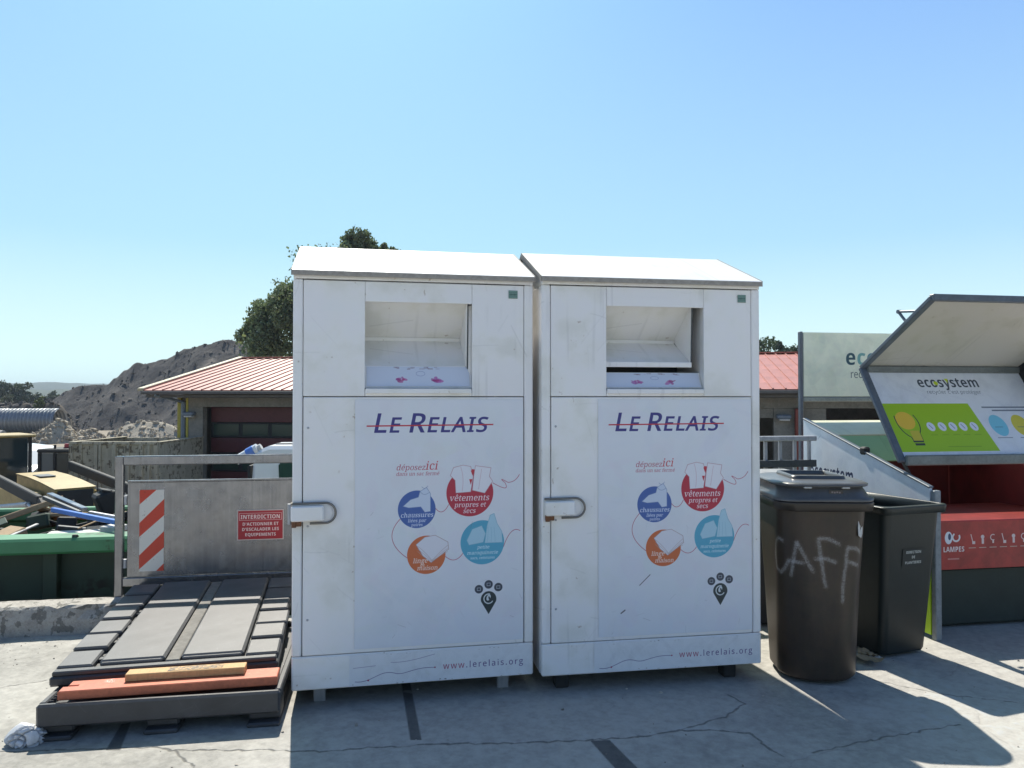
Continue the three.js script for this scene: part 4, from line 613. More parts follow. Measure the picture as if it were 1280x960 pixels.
// big flaking cream skip, end wall towards the platform
{
  const c = at(142, 552, 21.5), w = 2.46, t = thing('cream_skip', 'tall cream skip with flaking paint standing in the yard', 'skip', [c.x, YARD, c.z], -YAW - .02), H = c.y - YARD;
  mesh('end_wall', bx(-w / 2, w / 2, .2, H - .09, -.06, -.02, .006), M.cream, t); mesh('top_rim', bx(-w / 2 - .03, w / 2 + .03, H - .0895, H, -.1, .03, .012), M.cream, t);
  for (const s of [-1, 1]) { mesh('side_wall', bx(s * w / 2 - .02, s * w / 2 + .02, .2, H - .05, -3, -.061, .006), M.cream, t); mesh('side_rim', bx(s * w / 2 - .05, s * w / 2 + .05, H - .049, H - .002, -3, -.101, .01), M.cream, t); }
  [-1.2, -.92, -.5, -.38, .02, .42, .78, 1.0, 1.2].forEach((x, i) => mesh('upright_rib', bx(x - (i % 2 ? .035 : .055), x + (i % 2 ? .035 : .055), .2, H - .091, -.0195, .035, .008), M.cream, t));
  mesh('floor_plate', bx(-w / 2, w / 2, .16, .2, -3, -.02, .01), M.darkSteel, t); mesh('far_end_wall', bx(-w / 2, w / 2, .201, H - .05, -3.06, -3.002, .006), M.cream, t);
  mesh('wheel', new THREE.CylinderGeometry(.1, .1, .2, 16).rotateZ(Math.PI / 2).translate(-1, .1, -.3), M.darkSteel, t); mesh('wheel', new THREE.CylinderGeometry(.1, .1, .2, 16).rotateZ(Math.PI / 2).translate(1, .1, -.3), M.darkSteel, t);
}
// ------------------------------------------------------------------ machines in the yard
{
  // wheel loader facing right and towards the platform
  const g0 = at(80, 611, 16.84), g1 = at(108, 606, 17.6), c = g0.clone().add(g1).multiplyScalar(.5), t = thing('wheel_loader', 'yellow and black loader with sloping pale bonnet in the yard behind the green skip', 'loader', [c.x, YARD, c.z], -52 * R), y = c.y - YARD;
  const hood = extr([[-2.7, .7], [-.02, .7], [-.02, y - .06], [-.9, y + .03], [-1.8, y + .09], [-2.7, y + .11]], .78, .02).translate(0, 0, -.39); mesh('bonnet', hood, M.yellow, t);
  mesh('bonnet_top', [[-2.72, y + .135, -1.8, y + .115], [-1.8, y + .115, -.9, y + .055], [-.9, y + .055, .02, y - .035]].map(([a, b, p, q]) => extr([[a, b], [p, q], [p, q + .015], [a, b + .015]], .86).translate(0, 0, -.43)), M.yellow, t);
  mesh('grille', bx(.002, .03, .72, y - .07, -.37, .37, .01), M.machineBlack, t); mesh('vent_cover', cbox(.55, .03, .34, -1.75, y + .135, .1, .01), M.darkSteel, t);
  mesh('chassis', bx(-5.9, -.1, .45, .9, -.38, .38, .04), M.machineBlack, t);
  const top = 2.66, cab = mesh('cab', [bx(-5.9, -5.82, .9, top - .07, -.46, .46, .02), bx(-4.68, -4.6, .9, top - .07, .38, .46, .015), bx(-4.68, -4.6, .9, top - .07, -.46, -.38, .015), bx(-5.3, -5.22, .9, top - .07, .38, .46, .015), bx(-5.81, -4.69, .9, 1.35, -.46, .46, .02)], M.machineBlack, t);
  mesh('cab_roof', bx(-6.0, -4.5, top - .07, top, -.54, .54, .03), M.yellow, t);
  mesh('cab_window', bx(-5.21, -4.685, 1.36, top - .08, .41, .42, .002), M.glassDark, cab); mesh('cab_window', bx(-5.81, -5.31, 1.36, top - .08, .41, .42, .002), M.glassDark, cab); mesh('cab_window', bx(-4.65, -4.64, 1.36, top - .08, -.37, .37, .002), M.glassDark, cab);
  mesh('side_body', bx(-3.4, -.7, .95, 1.5, .40, .72, .06), M.yellow, t); mesh('side_body', bx(-3.4, -.7, .95, 1.5, -.72, -.40, .06), M.yellow, t);
  for (const x of [-5.0, -.75]) for (const q of [-1, 1]) { const w = mesh('wheel', new THREE.TorusGeometry(.46, .2, 12, 32).translate(x, .66, q * .85), M.rubber, t); mesh('rim', new THREE.CylinderGeometry(.34, .34, .2, 20).rotateX(Math.PI / 2).translate(x, .66, q * .85), M.yellow, w); }
  for (const z of [1.0, -1.0]) mesh('lift_arm', [bar(V(-3.4, 1.86, z), V(1.0, 1.50, z), .12, .24, .02), bar(V(1.0, 1.50, z), V(2.3, .9, z), .12, .22, .02)], M.machineBlack, t);
  mesh('ram', [rod(V(-1.6, 1.15, 1.1), V(.6, 1.42, 1.1), .06), rod(V(.6, 1.42, 1.1), V(1.6, 1.2, 1.1), .035)], M.galv, t);
  mesh('bucket', extr([[0, 0], [.8, -.1], [.85, 0], [.28, .22], [.16, .85], [0, .85]], 2.3, .02).translate(2.2, .25, -1.15), M.darkSteel, t);
}
{
  // tractor far back with red beacon
  const c = at(81, 560, 24), t = thing('tractor', 'dark tractor with red roof beacon beside the cream skip', 'tractor', [c.x, YARD, c.z], -.2), H = c.y - YARD;
  mesh('cab_roof', bx(-.55, .62, H - .12, H, -.6, .55, .06), M.machineBlack, t);
  for (const [x, z] of [[-.48, .48], [.5, .48], [-.48, -.5], [.5, -.5]]) mesh('cab_post', bx(x - .045, x + .045, H - 1.15, H - .121, z - .045, z + .045, .01), M.machineBlack, t);
  const body = mesh('body', [bx(-.55, .58, .7, H - 1.151, -.6, .55, .05), bx(-.35, .35, .6, 1.25, .551, 1.9, .06)], M.yellow, t);
  mesh('cab_post', bx(-.05, .03, H - 1.15, H - .121, .44, .52, .01), M.machineBlack, t); mesh('window', bx(-.43, -.055, H - 1.145, H - .125, .47, .48, .002), mat([.10, .125, .14], { roughness: .1 }), t); mesh('window', bx(.035, .45, H - 1.145, H - .125, .47, .48, .002), M.glassDark, t); mesh('window', bx(.49, .50, H - 1.14, H - .125, -.45, .43, .002), M.glassDark, t);
  const b = mesh('beacon', new THREE.CylinderGeometry(.06, .075, .14, 14).translate(.12, H + .07, .1), mat([.62, .06, .06], { roughness: .3 }), t); mesh('beacon_base', new THREE.CylinderGeometry(.09, .09, .03, 14).translate(.12, H + .012, .1), M.machineBlack, b);
  mesh('exhaust', rod(V(-.12, H - .1, .3), V(-.12, H + .12, .3), .035), M.machineBlack, t);
  for (const [x, z, r] of [[-.75, -.2, .75], [.75, -.2, .75], [-.6, 1.5, .5], [.6, 1.5, .5]]) { const w = mesh('wheel', new THREE.TorusGeometry(r * .72, r * .28, 10, 28).rotateY(Math.PI / 2).translate(x, r, z), M.rubber, t); mesh('rim', new THREE.CylinderGeometry(r * .5, r * .5, .14, 18).rotateZ(Math.PI / 2).translate(x, r, z), M.yellow, w); }
}
{
  // white van, rounded roof
  const c = at(30, 562, 27), t = thing('white_van', 'pale van with rounded roof parked between loader and tractor', 'van', [c.x, YARD, c.z], -.9), H = c.y - YARD;
  const body = extr([[-2.2, .35], [2.1, .35], [2.15, .9], [1.95, 1.1], [1.3, 1.25], [.75, H - .12], [.3, H], [-1.8, H], [-2.15, H - .15], [-2.25, 1.0]], 1.6, .12); body.translate(0, 0, -.8); mesh('body', body, M.vanWhite, t);
  for (const s of [-1, 1]) mesh('side_window', extr([[.1, 1.15], [1.2, 1.2], [.7, H - .3], [.1, H - .25]], .02).translate(0, 0, s > 0 ? .925 : -.945), M.glassDark, t);
  mesh('windscreen', bar(V(1.5, 1.22, 0), V(.95, H - .2, 0), 1.35, .02, .004, V(1, 0, 0)), M.glassDark, t);
  for (const x of [-1.4, 1.4]) for (const s of [-1, 1]) mesh('wheel', new THREE.CylinderGeometry(.34, .34, .22, 24).rotateX(Math.PI / 2).translate(x, .34, s * .82), M.rubber, t);
  for (const s of [-1, 1]) mesh('headlight', cbox(.05, .16, .28, 2.26, .88, s * .6, .015), M.whitePlain, t);
}
{
  // white utility pick-up in front of the garage
  const c = at(318, 562, 16.5), t = thing('pickup_truck', 'white utility truck with roof light bar and orange beacon by the red garage door', 'truck', [c.x, YARD, c.z], -4 * R), H = c.y - YARD;
  const cab = extr([[.0, .75], [2.3, .75], [2.3, 1.25], [1.75, 1.35], [1.15, H - .03], [.95, H], [.30, H], [.06, H - .1], [-.04, 1.3]], 1.5, .07); cab.translate(0, 0, -1.55); mesh('cab', cab, M.vanWhite, t);
  const side = .026; mesh('side_window', extr([[.55, 1.32], [1.45, 1.32], [1.0, H - .24], [.62, H - .22], [.52, H - .34]], .012, .006).translate(0, 0, side), M.glassDark, t);
  mesh('rear_quarter_panel', bx(.02, .40, 1.1, H - .22, .021, .028, .003), M.vanWhite, t); mesh('windscreen', bar(V(1.72, 1.42, -.8), V(1.22, H - .1, -.8), 1.3, .02, .004, V(1, 0, 0)), M.glassDark, t);
  const lb = mesh('light_bar', bx(.32, 1.05, H + .055, H + .095, -.75, -.62, .015), M.darkSteel, t); mesh('bar_foot', bx(.62, .68, H + .072 - .07, H + .054, -.7, -.66, .004), M.galv, lb);
  mesh('beacon', new THREE.CylinderGeometry(.055, .06, .13, 14).translate(.86, H + .145, -.55), mat([.75, .18, .03], { roughness: .3 }), t);
  mesh('load_bed', [bx(-2.1, -.15, .8, .9, -1.6, .05, .02), bx(-2.1, -.15, .9, 1.3, .0, .05, .01), bx(-2.1, -.15, .9, 1.3, -1.6, -1.55, .01), bx(-2.1, -2.05, .9, 1.3, -1.54, -.01, .01)], M.vanWhite, t);
  mesh('bulkhead', bx(-.14, -.08, .9, H - .35, -1.5, 0, .01), M.machineBlack, t);
  for (const x of [-1.4, 1.5]) for (const z of [.02, -1.55]) mesh('wheel', new THREE.CylinderGeometry(.38, .38, .22, 24).rotateX(Math.PI / 2).translate(x, .38, z - .05), M.rubber, t);
  const b = thing('rolled_tarpaulin', 'white and blue rolled tarpaulin leaning on the truck bed', 'tarpaulin', at(311, 566, 16.6).toArray(), -.15);
  mesh('roll', rod(V(-.26, -.16, 0), V(.20, .09, 0), .10, 16, .12), M.vanWhite, b); mesh('blue_band', rod(V(-.02, -.03, 0), V(.13, .052, 0), .125, 16, .128), M.blue, b); mesh('tie', rod(V(.20, .09, 0), V(.27, .13, 0), .075, 12), M.whitePlain, b);
}
// ------------------------------------------------------------------ garage building with red ribbed roof
{
  // left eave corner and the direction of the front, measured from the photograph
  const A = at(178, 489, 24.23), t = thing('garage_building', 'long garage with ribbed red metal roof, grey walls and red doors', 'building', [A.x, YARD, A.z], -YAW - 9.9 * R);   // right end nearer the camera
  const L = 26.4, d = 6.1, E = A.y - YARD, rise = 1.30, y = E;
  const slope = Math.hypot(d, rise), an = Math.atan2(rise, d);
  const roof = new THREE.Group(); roof.name = 'roof'; t.add(roof);
  const pan = fix(mergeGeometries([bx(0, .332, -.012, .012, -slope, 0, .003), prof([[0, .0125], [slope, .0125], [slope, .045], [0, .045]], .008, .05)].map(fix)));
  for (let i = 0; i < 79; i++) { const m = mesh('roof_panel', pan, M.redRoof, roof); m.position.set(i * .334, y + .02, 0); m.rotation.x = an; }
  mesh('rear_slope', prof([[2 * d, y], [d, y + rise], [d, y + rise + .03], [2 * d, y + .03]], 0, L), M.redRoof, roof);
  mesh('ridge_cap', bar(V(0, y + rise + .06, -d), V(L, y + rise + .06, -d), .30, .05, .015), M.ridge, roof);
  mesh('verge_flashing', [bar(V(-.06, y + .05, .03), V(-.06, y + rise + .07, -d), .20, .09, .01)], M.verge, roof);
  mesh('gutter', bar(V(.0, y - .05, .05), V(L, y - .05, .05), .13, .10, .02), M.gutter, t); mesh('fascia', bx(.05, L, y - .20, y - .11, -.14, -.08, .004), M.gutter, t);
  // walls set back under the eave
  const z0 = -.75, dz = -1.5, x0 = .72;
  const part = (n, x, xx, yy, yyy, m = M.render, z = z0, zz = z0 - .25) => mesh(n, bx(x, xx, yy, yyy, zz, z, .006), m, t);
  part('lintel', x0 + .36, L - .3, y - .50, y - .205);
  mesh('end_wall', bx(x0, x0 + .2, 0, y + .0, -2 * d + .4, z0 - .26, .006), M.render, t); mesh('rear_wall', bx(x0, L - .3, 0, y - .01, -2 * d + .1, -2 * d + .35, .006), M.render, t);
  mesh('gable_wall', prof([[.8, y - .01], [2 * d - .3, y - .01], [d, y + rise - .06]], x0 + .01, x0 + .19), M.render, t);
  part('corner_pilaster', x0, x0 + .12, 0, y - .205, M.yellowPaint); part('corner_pilaster', x0 + .31, x0 + .39, 0, y - .205, M.yellowPaint, z0 + .02); mesh('recess_wall', bx(x0 + .121, x0 + .309, 0, y - .21, z0 - .3, z0 - .1, .004), M.render, t);
  mesh('downpipe', [rod(V(x0 + .215, .1, z0 + .0), V(x0 + .215, y - .35, z0 + .0), .075, 14), rod(V(x0 + .215, y - .35, z0), V(x0 - .28, y - .12, .0), .05, 12)], M.blueGrey, t);
  const bays = []; { let x = x0 + .9; while (x + 5.2 < L) { bays.push(x); x += 5.75; } }
  bays.forEach((b, i) => {
    if (i === 0) part('column', x0 + .391, b - .001, 0, y - .505); else if (i < 3) part('column', bays[i - 1] + 5.2, b, 0, y - .505);
    if (i >= 2) return;                                 // the last bays stand open
    const dr = new THREE.Group(); dr.name = 'garage_door'; t.add(dr);
    const hs = [.0, .62, 1.24, 1.86, 2.34, 2.84, y - .51];
    for (let k = 0; k + 1 < hs.length; k++) { const glass = k === 4 || k === 2; const s = mesh('door_panel', bx(b + .02, b + 5.18, hs[k] + .008, hs[k + 1] - .004, z0 - .5, z0 - .45, .006), glass ? M.machineBlack : M.doorRed, dr); if (glass) for (let q = 0; q < 5; q++) mesh('pane', bx(b + .12 + q * 1.02, b + 1.0 + q * 1.02, hs[k] + .07, hs[k + 1] - .06, z0 - .452, z0 - .440, .004), mat([.02, .045, .035], { roughness: .2 }), dr); }
  });
  part('column', bays[bays.length - 1] + 5.2, L - .3, 0, y - .505);
  // wall lamp by the first door
  const lamp = (x, yy) => { const g = new THREE.Group(); g.name = 'wall_lamp'; t.add(g); mesh('lamp_housing', bx(x - .05, x + .34, yy, yy + .12, z0 + .02, z0 + .24, .03), M.blueGrey, g); mesh('lamp_lens', bx(x + .02, x + .30, yy - .05, yy - .002, z0 + .05, z0 + .22, .01), M.whitePlain, g); };
  lamp(1.06, y - .78); lamp(19.3, y - .80);
  // right-hand bay seen past the container: doorway, red post
  mesh('infill_wall', bx(19.2, 20.6, 0, y - .506, z0 - .2, z0 - .01, .004), M.render, t); mesh('transom', bx(17.0, 19.19, y - .779, y - .507, z0 - .2, z0 - .01, .004), M.render, t); mesh('far_end_wall', bx(L - .5, L - .3, 0, y, -2 * d + .4, z0 - .26, .006), M.render, t); mesh('workbench', [bx(17.2, 19.0, .8, .88, -4.6, -3.9, .01), bx(17.3, 17.4, 0, .799, -4.5, -4.0, .01), bx(18.8, 18.9, 0, .799, -4.5, -4.0, .01)], M.darkSteel, t); mesh('red_post', bx(19.75, 19.9, 0, y - .506, z0 + .03, z0 + .18, .01), M.redPost, t);
}
// ------------------------------------------------------------------ spoil heaps, pipe, hills
import { ImprovedNoise } from 'three/addons/math/ImprovedNoise.js';
const PN = new ImprovedNoise(), fb = (x, y, z, o = 5, g = .5) => { let s = 0, a = 1, f = 1; for (let i = 0; i < o; i++) { s += a * PN.noise(x * f, y * f, z * f); a *= g; f *= 2.03; } return s; };
function heap(name, label, category, px0, px1, Z, outline, { nx = 140, nz = 60, slope = .72, rough = .5, freq = .5, crest = .6, mat: m, colour, seed = 0 }) {
  // outline: [[px, py], ...] the skyline of the heap at depth Z; real height field that falls away in front and behind
  const s = Z / F, hAt = (px) => { let k = 0; while (k < outline.length - 2 && px > outline[k + 1][0]) k++; const [a, b] = [outline[k], outline[k + 1]]; return Math.max(0, lerp(a[1], b[1], sm(a[0], b[0], px)) * -s + 496.8 * s + EYE - YARD); };
  const c = at((px0 + px1) / 2, 497, Z), W = (px1 - px0) * s, hm = Math.max(...outline.map((o) => hAt(o[0]))), D = hm / slope + crest + 2;
  const g = new THREE.PlaneGeometry(W, 2 * D, nx, nz); g.rotateX(-Math.PI / 2); const p = g.attributes.position, col = new Float32Array(p.count * 3);
  for (let i = 0; i < p.count; i++) {
    const x = p.getX(i), z = p.getZ(i), px = (px0 + px1) / 2 + x / s; let h = hAt(px);
    const n = fb(x * freq * .25 + seed, z * freq * .25, seed, 6, .55), ridge = 1 - Math.abs(fb(x * freq * .12 + 9, z * freq * .10, seed + 3, 4)) * 2;
    let y = h - Math.max(0, Math.abs(z + .8 * fb(x * .12, seed, 1, 3)) - crest) * slope * (1 + .25 * fb(x * .1, z * .1, seed + 5, 3)); y += (n * rough + ridge * rough * .5 - rough * .45) * sm(-.2, 2.5, y) + (rng(i + seed * 7)() - .5) * Math.min(.05, rough * .16);
    p.setY(i, Math.max(-.15, y)); const k = colour ? colour(x / W + .5, y / hm, n, px) : [1, 1, 1]; col.set(k, i * 3);
  }
  g.setAttribute('color', new THREE.BufferAttribute(col, 3)); g.computeVertexNormals(); const uv = g.attributes.uv; for (let i = 0; i < p.count; i++) uv.setXY(i, p.getX(i), p.getZ(i) * 1.2); g.userData.keep = true;
  const t = thing(name, label, category, [c.x, YARD, c.z], -YAW); mesh('heap', g, m, t); t.userData.h = 0; delete t.userData.h; return { t, g, W, D };
}
const soil = (rgb) => { const m = mat(rgb, { map: retile(tGrain, 3), roughness: 1, bumpMap: retile(tBump, 2.2), bumpScale: .12 }); m.vertexColors = true; return m; };
function rocks(h, n, size, seed, m, parent) {
  const r = rng(seed), g = new THREE.IcosahedronGeometry(1, 0), p = g.attributes.position; for (let i = 0; i < p.count; i++) { const k = .75 + .5 * rng(Math.round((p.getX(i) * 31 + p.getY(i) * 57 + p.getZ(i) * 91) * 100) + 5000)(); p.setXYZ(i, p.getX(i) * k, p.getY(i) * k * .7, p.getZ(i) * k); } g.computeVertexNormals();
  const im = new THREE.InstancedMesh(fix(g), m, n), q = h.g.attributes.position, o = new THREE.Object3D(), c = new THREE.Color(); let k = 0, guard = 0;
  while (k < n && guard++ < n * 30) { const i = (r() * q.count) | 0; if (q.getY(i) < .02) continue; o.position.set(q.getX(i) + (r() - .5) * .3, q.getY(i) + .02, q.getZ(i) + (r() - .5) * .3); const s = size * (.3 + r() * r() * 1.6); o.scale.set(s * (.7 + r()), s * (.6 + .6 * r()), s * (.7 + r())); o.rotation.set(r() * 6, r() * 6, r() * 6); o.updateMatrix(); im.setMatrixAt(k, o.matrix); const v = .6 + .6 * r(); im.setColorAt(k, c.setRGB(v, v * .96, v * .9)); k++; }
  im.count = k; im.name = 'loose_stones'; im.userData.kind = 'stuff'; im.castShadow = im.receiveShadow = true; parent.add(im);
}
const stone = mat([.56, .50, .41], { map: tGrain, roughness: 1 }), stoneDark = mat([.16, .15, .145], { map: tGrain, roughness: 1 });
{
  const big = heap('slag_heap', 'huge dark grey spoil heap rising behind the yard', 'spoil heap', 30, 560, 95, [[30, 534], [45, 522], [60, 512], [72, 497], [85, 490], [105, 483], [135, 478], [147, 470], [158, 460], [172, 452], [181, 455], [205, 450], [235, 438], [262, 429], [284, 424], [302, 428], [330, 440], [350, 447], [400, 470], [470, 505], [560, 534]],
    { nx: 320, nz: 170, slope: .84, rough: .55, freq: .45, crest: .4, mat: soil([.105, .10, .10]), seed: 2, colour: (u, v, n, px) => { const k = sm(.0, .22, n * .6 + (px - 285) / 190 + .10 * Math.sin(v * 23)); return [lerp(1, 2.6, k), lerp(.98, 2.35, k), lerp(.98, 2.05, k)]; } });
  rocks(big, 1000, .16, 3, stoneDark, big.t);
  const mk = (label, px0, px1, Z, o, seed) => { const h = heap('rubble_heap', label, 'rubble heap', px0, px1, Z, o, { nx: 60, nz: 40, slope: .75, rough: .22, freq: 2.2, crest: .2, mat: soil([.50, .45, .37]), seed }); h.t.userData.group = 'pale rubble heaps in the yard'; rocks(h, 420, .13, seed + 40, stone, h.t); };
  mk('pale rubble heap in front of the corrugated pipe', 30, 100, 62, [[30, 556], [42, 545], [60, 535], [77, 524], [86, 536], [94, 547], [100, 556]], 11);
  mk('small pale rubble heap between the two larger ones', 94, 136, 60, [[94, 557], [106, 541], [114, 536], [124, 541], [136, 557]], 12);
  mk('wide pale rubble heap left of the garage', 118, 260, 60, [[118, 557], [138, 543], [160, 530], [185, 527], [210, 530], [235, 540], [260, 557]], 13);
  const brush = heap('brush_heap', 'brown heap of brushwood and soil behind the corrugated pipe', 'brush heap', -70, 90, 78, [[-70, 512], [-20, 506], [10, 508], [30, 505], [48, 507], [62, 503], [72, 506], [90, 540]], { nx: 110, nz: 40, slope: .8, rough: .5, freq: 2, crest: .4, mat: soil([.16, .135, .11]), seed: 21 }); rocks(brush, 900, .2, 77, stoneDark, brush.t);
  // corrugated steel culvert pipe
  const c0 = at(-130, 531, 70), c1 = at(76, 530, 70), Lp = c0.distanceTo(c1), r0 = 1.08, prof_ = []; for (let i = 0; i <= Lp / .05; i++) prof_.push(new THREE.Vector2(r0 + .085 * Math.sin(i * .05 / .34 * 2 * Math.PI), i * .05));
  const g = new THREE.LatheGeometry(prof_, 28); g.applyQuaternion(new THREE.Quaternion().setFromUnitVectors(V(0, 1, 0), c1.clone().sub(c0).normalize()));
  const t = thing('culvert_pipe', 'large corrugated steel culvert pipe lying by the pale rubble heap', 'pipe', [c0.x, YARD + r0 + .35, c0.z]); const pm = mat([.30, .31, .33], { map: retile(tGalv, 2), roughness: .4, metalness: .5, side: THREE.DoubleSide }); mesh('corrugated_shell', g, pm, t);
  for (const f of [.2, .8]) { const q = c1.clone().sub(c0).multiplyScalar(f); mesh('timber_chock', cbox(.4, .6, 1.9, q.x, -r0 - .18, q.z, .03), M.card, t); }
  // small pale tank beside the pipe
  const b = thing('concrete_ring', 'pale concrete ring lying below the corrugated pipe', 'concrete ring', at(-4, 548, 58).toArray()); mesh('ring', new THREE.CylinderGeometry(.62, .62, .9, 24).rotateZ(1.57), M.concrete, b);
}
{
  // distant wooded hills all round the horizon
  const ring = (name, dist, base, amp, seed, rgb, a0, a1, n) => { const pos = [], idx = []; for (let i = 0; i <= n; i++) { const a = lerp(a0, a1, i / n), h = base + amp * (fb(i * .045, seed, 0, 4) + .35 * fb(i * .3, seed, 3, 3)); for (let k = 0; k < 5; k++) { const q = k / 4, rr = dist + 220 * q * (1 + .1 * fb(i * .1, k, seed, 2)); pos.push(Math.sin(a) * rr, YARD - 1 + (h + 3) * Math.sin(Math.min(1, q * 1.1) * Math.PI * .5) + (k > 0 ? 2.2 * (rng(i * 5 + k + seed)() - .5) : 0), -Math.cos(a) * rr); } } for (let i = 0; i < n; i++) for (let k = 0; k < 4; k++) { const A = i * 5 + k, B = A + 5; idx.push(A, B, A + 1, B, B + 1, A + 1); } const g = new THREE.BufferGeometry(); g.setAttribute('position', new THREE.Float32BufferAttribute(pos, 3)); g.setIndex(idx); g.computeVertexNormals(); struct(mesh(name, g, mat(rgb, { map: retile(tGrain, 60), roughness: 1, side: THREE.DoubleSide })), name); };
  ring('hills', 760, 9, 7, 4, [.055, .075, .04], -Math.PI, Math.PI, 700);
  ring('hills', 1300, 24, 12, 9, [.05, .07, .045], -Math.PI, Math.PI, 500);
}
// ------------------------------------------------------------------ trees
function tree(name, label, base, H, crown, o = {}) {
  // crown: list of [x, y, z, rx, ry, rz] lobes relative to the base; leaves are small folded faces spread through clumps
  const r = rng(o.seed ?? 1), t = thing(name, label, 'tree', base.toArray(), 0, o.group), bark = mat([.11, .085, .065], { map: tGrain, roughness: 1 });
  const trunk = mesh('trunk', [rod(V(0, -.2, 0), V(.1, H * .35, 0), .035 * H * .8, 10, .022 * H), rod(V(.1, H * .35, 0), V(0, H * .8, .1), .022 * H, 8, .006 * H)], bark, t);
  for (const [x, y, z] of crown) mesh('limb', rod(V(.1, H * .3, 0), V(x * .8, y, z * .8), .012 * H, 6, .003 * H), bark, trunk);
  const clumps = []; for (const [x, y, z, rx, ry, rz] of crown) { const n = Math.ceil((o.clumps ?? 26) * Math.cbrt(rx * ry * rz) / Math.cbrt(crown[0][3] * crown[0][4] * crown[0][5])); for (let i = 0; i < n; i++) { const u = V(r() - .5, r() - .5, r() - .5).normalize(), k = .45 + .6 * r(); clumps.push([x + u.x * rx * k, y + u.y * ry * k, z + u.z * rz * k, (.16 + .22 * r()) * Math.min(rx, ry), .8 + .4 * r()]); } }
  const N = o.leaves ?? 14000, s = o.leaf ?? .16, pos = new Float32Array(N * 18), col = new Float32Array(N * 18), v = new THREE.Vector3(), q = new THREE.Quaternion(), e = new THREE.Euler();
  const quad = [[-.5, 0, 0], [.5, 0, .1], [.35, 1, 0], [-.5, 0, 0], [.35, 1, 0], [-.35, 1, .12]];
  for (let i = 0; i < N; i++) {
    const c = clumps[(r() * clumps.length) | 0], u = V(r() - .5, r() - .5, r() - .5).normalize(), d = c[3] * (.35 + .75 * Math.pow(r(), .6)) * (r() < .05 ? 1.22 : 1); e.set(r() * 6.3, r() * 6.3, r() * 6.3); q.setFromEuler(e); const k = s * (.6 + .8 * r()), tone = c[4] * (.7 + .6 * r()), yel = r() < .12 ? 1.35 : 1;
    for (let j = 0; j < 6; j++) { v.set(quad[j][0] * k * .8, quad[j][1] * k, quad[j][2] * k).applyQuaternion(q); pos[i * 18 + j * 3] = c[0] + u.x * d + v.x; pos[i * 18 + j * 3 + 1] = c[1] + u.y * d * .85 + v.y; pos[i * 18 + j * 3 + 2] = c[2] + u.z * d + v.z; col[i * 18 + j * 3] = tone * yel; col[i * 18 + j * 3 + 1] = tone * (yel > 1 ? 1.2 : 1); col[i * 18 + j * 3 + 2] = tone; }
  }
  const g = new THREE.BufferGeometry(); g.setAttribute('position', new THREE.BufferAttribute(pos, 3)); g.setAttribute('color', new THREE.BufferAttribute(col, 3)); g.computeVertexNormals(); g.userData.keep = true;
  const m = mat(o.rgb ?? [.15, .20, .095], { phys: true, roughness: .85, side: THREE.DoubleSide, transmission: .35, thickness: 0 }); m.vertexColors = true; const f = mesh('crown', g, m, t); f.userData.kind = 'stuff'; return t;
}
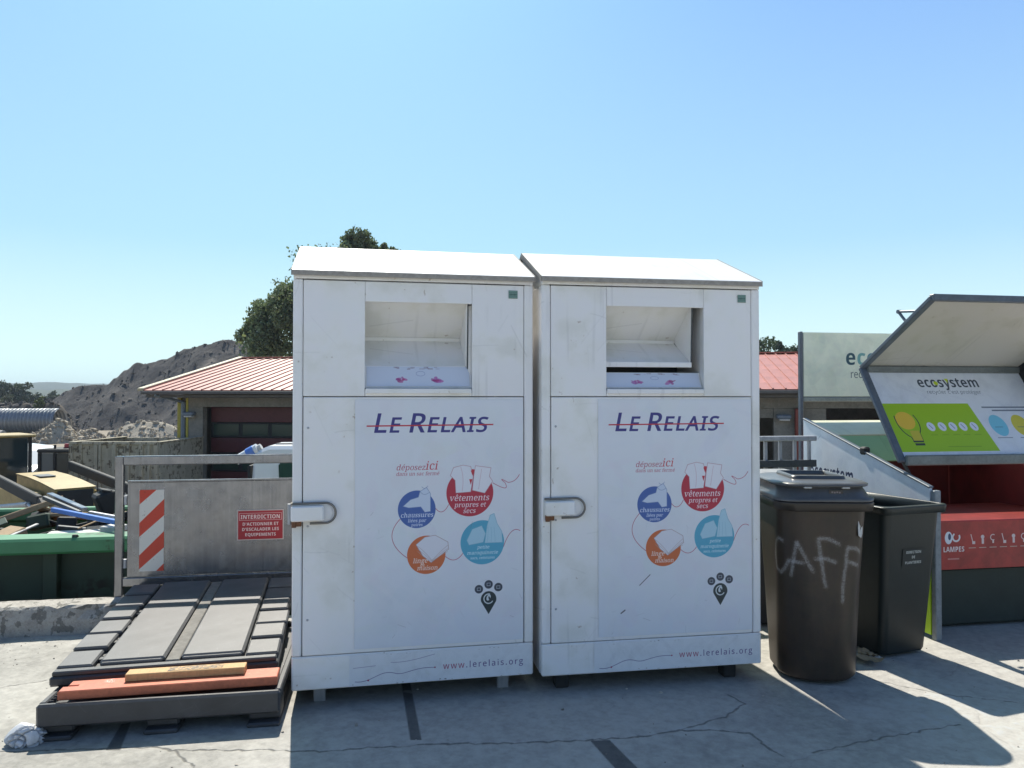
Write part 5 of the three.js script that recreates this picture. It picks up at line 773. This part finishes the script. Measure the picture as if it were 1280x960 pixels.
{
  const base = (px, Z) => { const p = at(px, 500, Z); return V(p.x, YARD, p.z); }, k = (Z) => Z / F;
  { // large tree behind the left container
    const Z = 44, s = k(Z), L = (px, py, rx, ry) => [((px - 430) * s) * Math.cos(YAW), (497 - py) * s + EYE - YARD, ((px - 430) * s) * Math.sin(YAW), rx * s, ry * s, Math.min(rx, ry) * s];
    tree('broadleaf_tree', 'tall leafy tree whose crown shows above and left of the left container', base(430, Z), 12, [L(440, 385, 92, 78), L(355, 412, 50, 50), L(322, 420, 26, 22), L(372, 380, 34, 34), L(447, 312, 22, 22), L(482, 320, 22, 16), L(418, 334, 26, 22), L(545, 395, 60, 55)], { seed: 5, leaves: 76000, leaf: .14, clumps: 120 });
  }
  const small = (name, label, px, top, rx, Z, seed, rgb, o = {}) => { const s = k(Z), H = (497 - top) * s + EYE - YARD; tree(name, label, base(px, Z), H, [[0, H * .62, 0, rx * s, H * .36, rx * s], [rx * s * .55, H * .48, 0, rx * s * .6, H * .26, rx * s * .6], [-rx * s * .6, H * .5, .1, rx * s * .55, H * .28, rx * s * .55]], { seed, leaves: 8000, leaf: .28, clumps: 34, rgb, ...o }); };
  small('broadleaf_tree', 'dark round tree at the far left edge above the pipe', 22, 477, 24, 130, 31, [.04, .06, .026]);
  small('broadleaf_tree', 'low dark tree to the right of the round tree, beyond the brush heap', 63, 490, 12, 150, 32, [.04, .06, .026], { leaves: 5000 });
  small('shrub', 'small bright green shrub on the brush heap', 49, 494, 5, 77, 33, [.10, .13, .03], { leaves: 1600, leaf: .16 });
  small('broadleaf_tree', 'thin yellowish tree at the left edge beside the round one', 4, 492, 9, 118, 34, [.07, .08, .04], { leaves: 3000 });
  small('broadleaf_tree', 'bushy green tree over the garage roof next to the right container', 954, 428, 30, 62, 35, [.05, .085, .03], { leaves: 26000, leaf: .19, clumps: 70 });
  small('broadleaf_tree', 'darker rounded tree over the garage roof next to the sign board', 985, 425, 26, 66, 36, [.04, .07, .03], { leaves: 26000, leaf: .19, clumps: 70 });
}

// ------------------------------------------------------------------ grit on the concrete
{
  const r = rng(404), g = new THREE.IcosahedronGeometry(1, 0), n = 420, im = new THREE.InstancedMesh(fix(g), mat([.34, .32, .29], { roughness: 1 }), n), o = new THREE.Object3D(), c = new THREE.Color();
  for (let i = 0; i < n; i++) { const edge = r() < .45, x = edge ? -4.2 + r() * 2.7 : -4 + 8.5 * r(), d = edge ? 5.44 - Math.abs(r() * r()) * .9 : 2.6 + 2.8 * r(), s = .002 + .008 * r() * r() * r(); o.position.set(x, s * .3, -d); o.scale.set(s * (1 + r()), s * .7, s * (1 + r())); o.rotation.set(r(), r() * 6, r()); o.updateMatrix(); im.setMatrixAt(i, o.matrix); const v = .5 + .9 * r(); im.setColorAt(i, c.setRGB(v, v * .95, v * .88)); }
  im.name = 'grit'; im.userData = { kind: 'stuff', label: 'scattered grit and small stones on the concrete', category: 'grit' }; im.castShadow = im.receiveShadow = true; scene.add(im);
}

const renderer = new THREE.WebGLRenderer({ antialias: true });
renderer.toneMapping = THREE.LinearToneMapping; renderer.toneMappingExposure = EXPOSURE; renderer.shadowMap.enabled = true;
renderer.render(scene, camera);
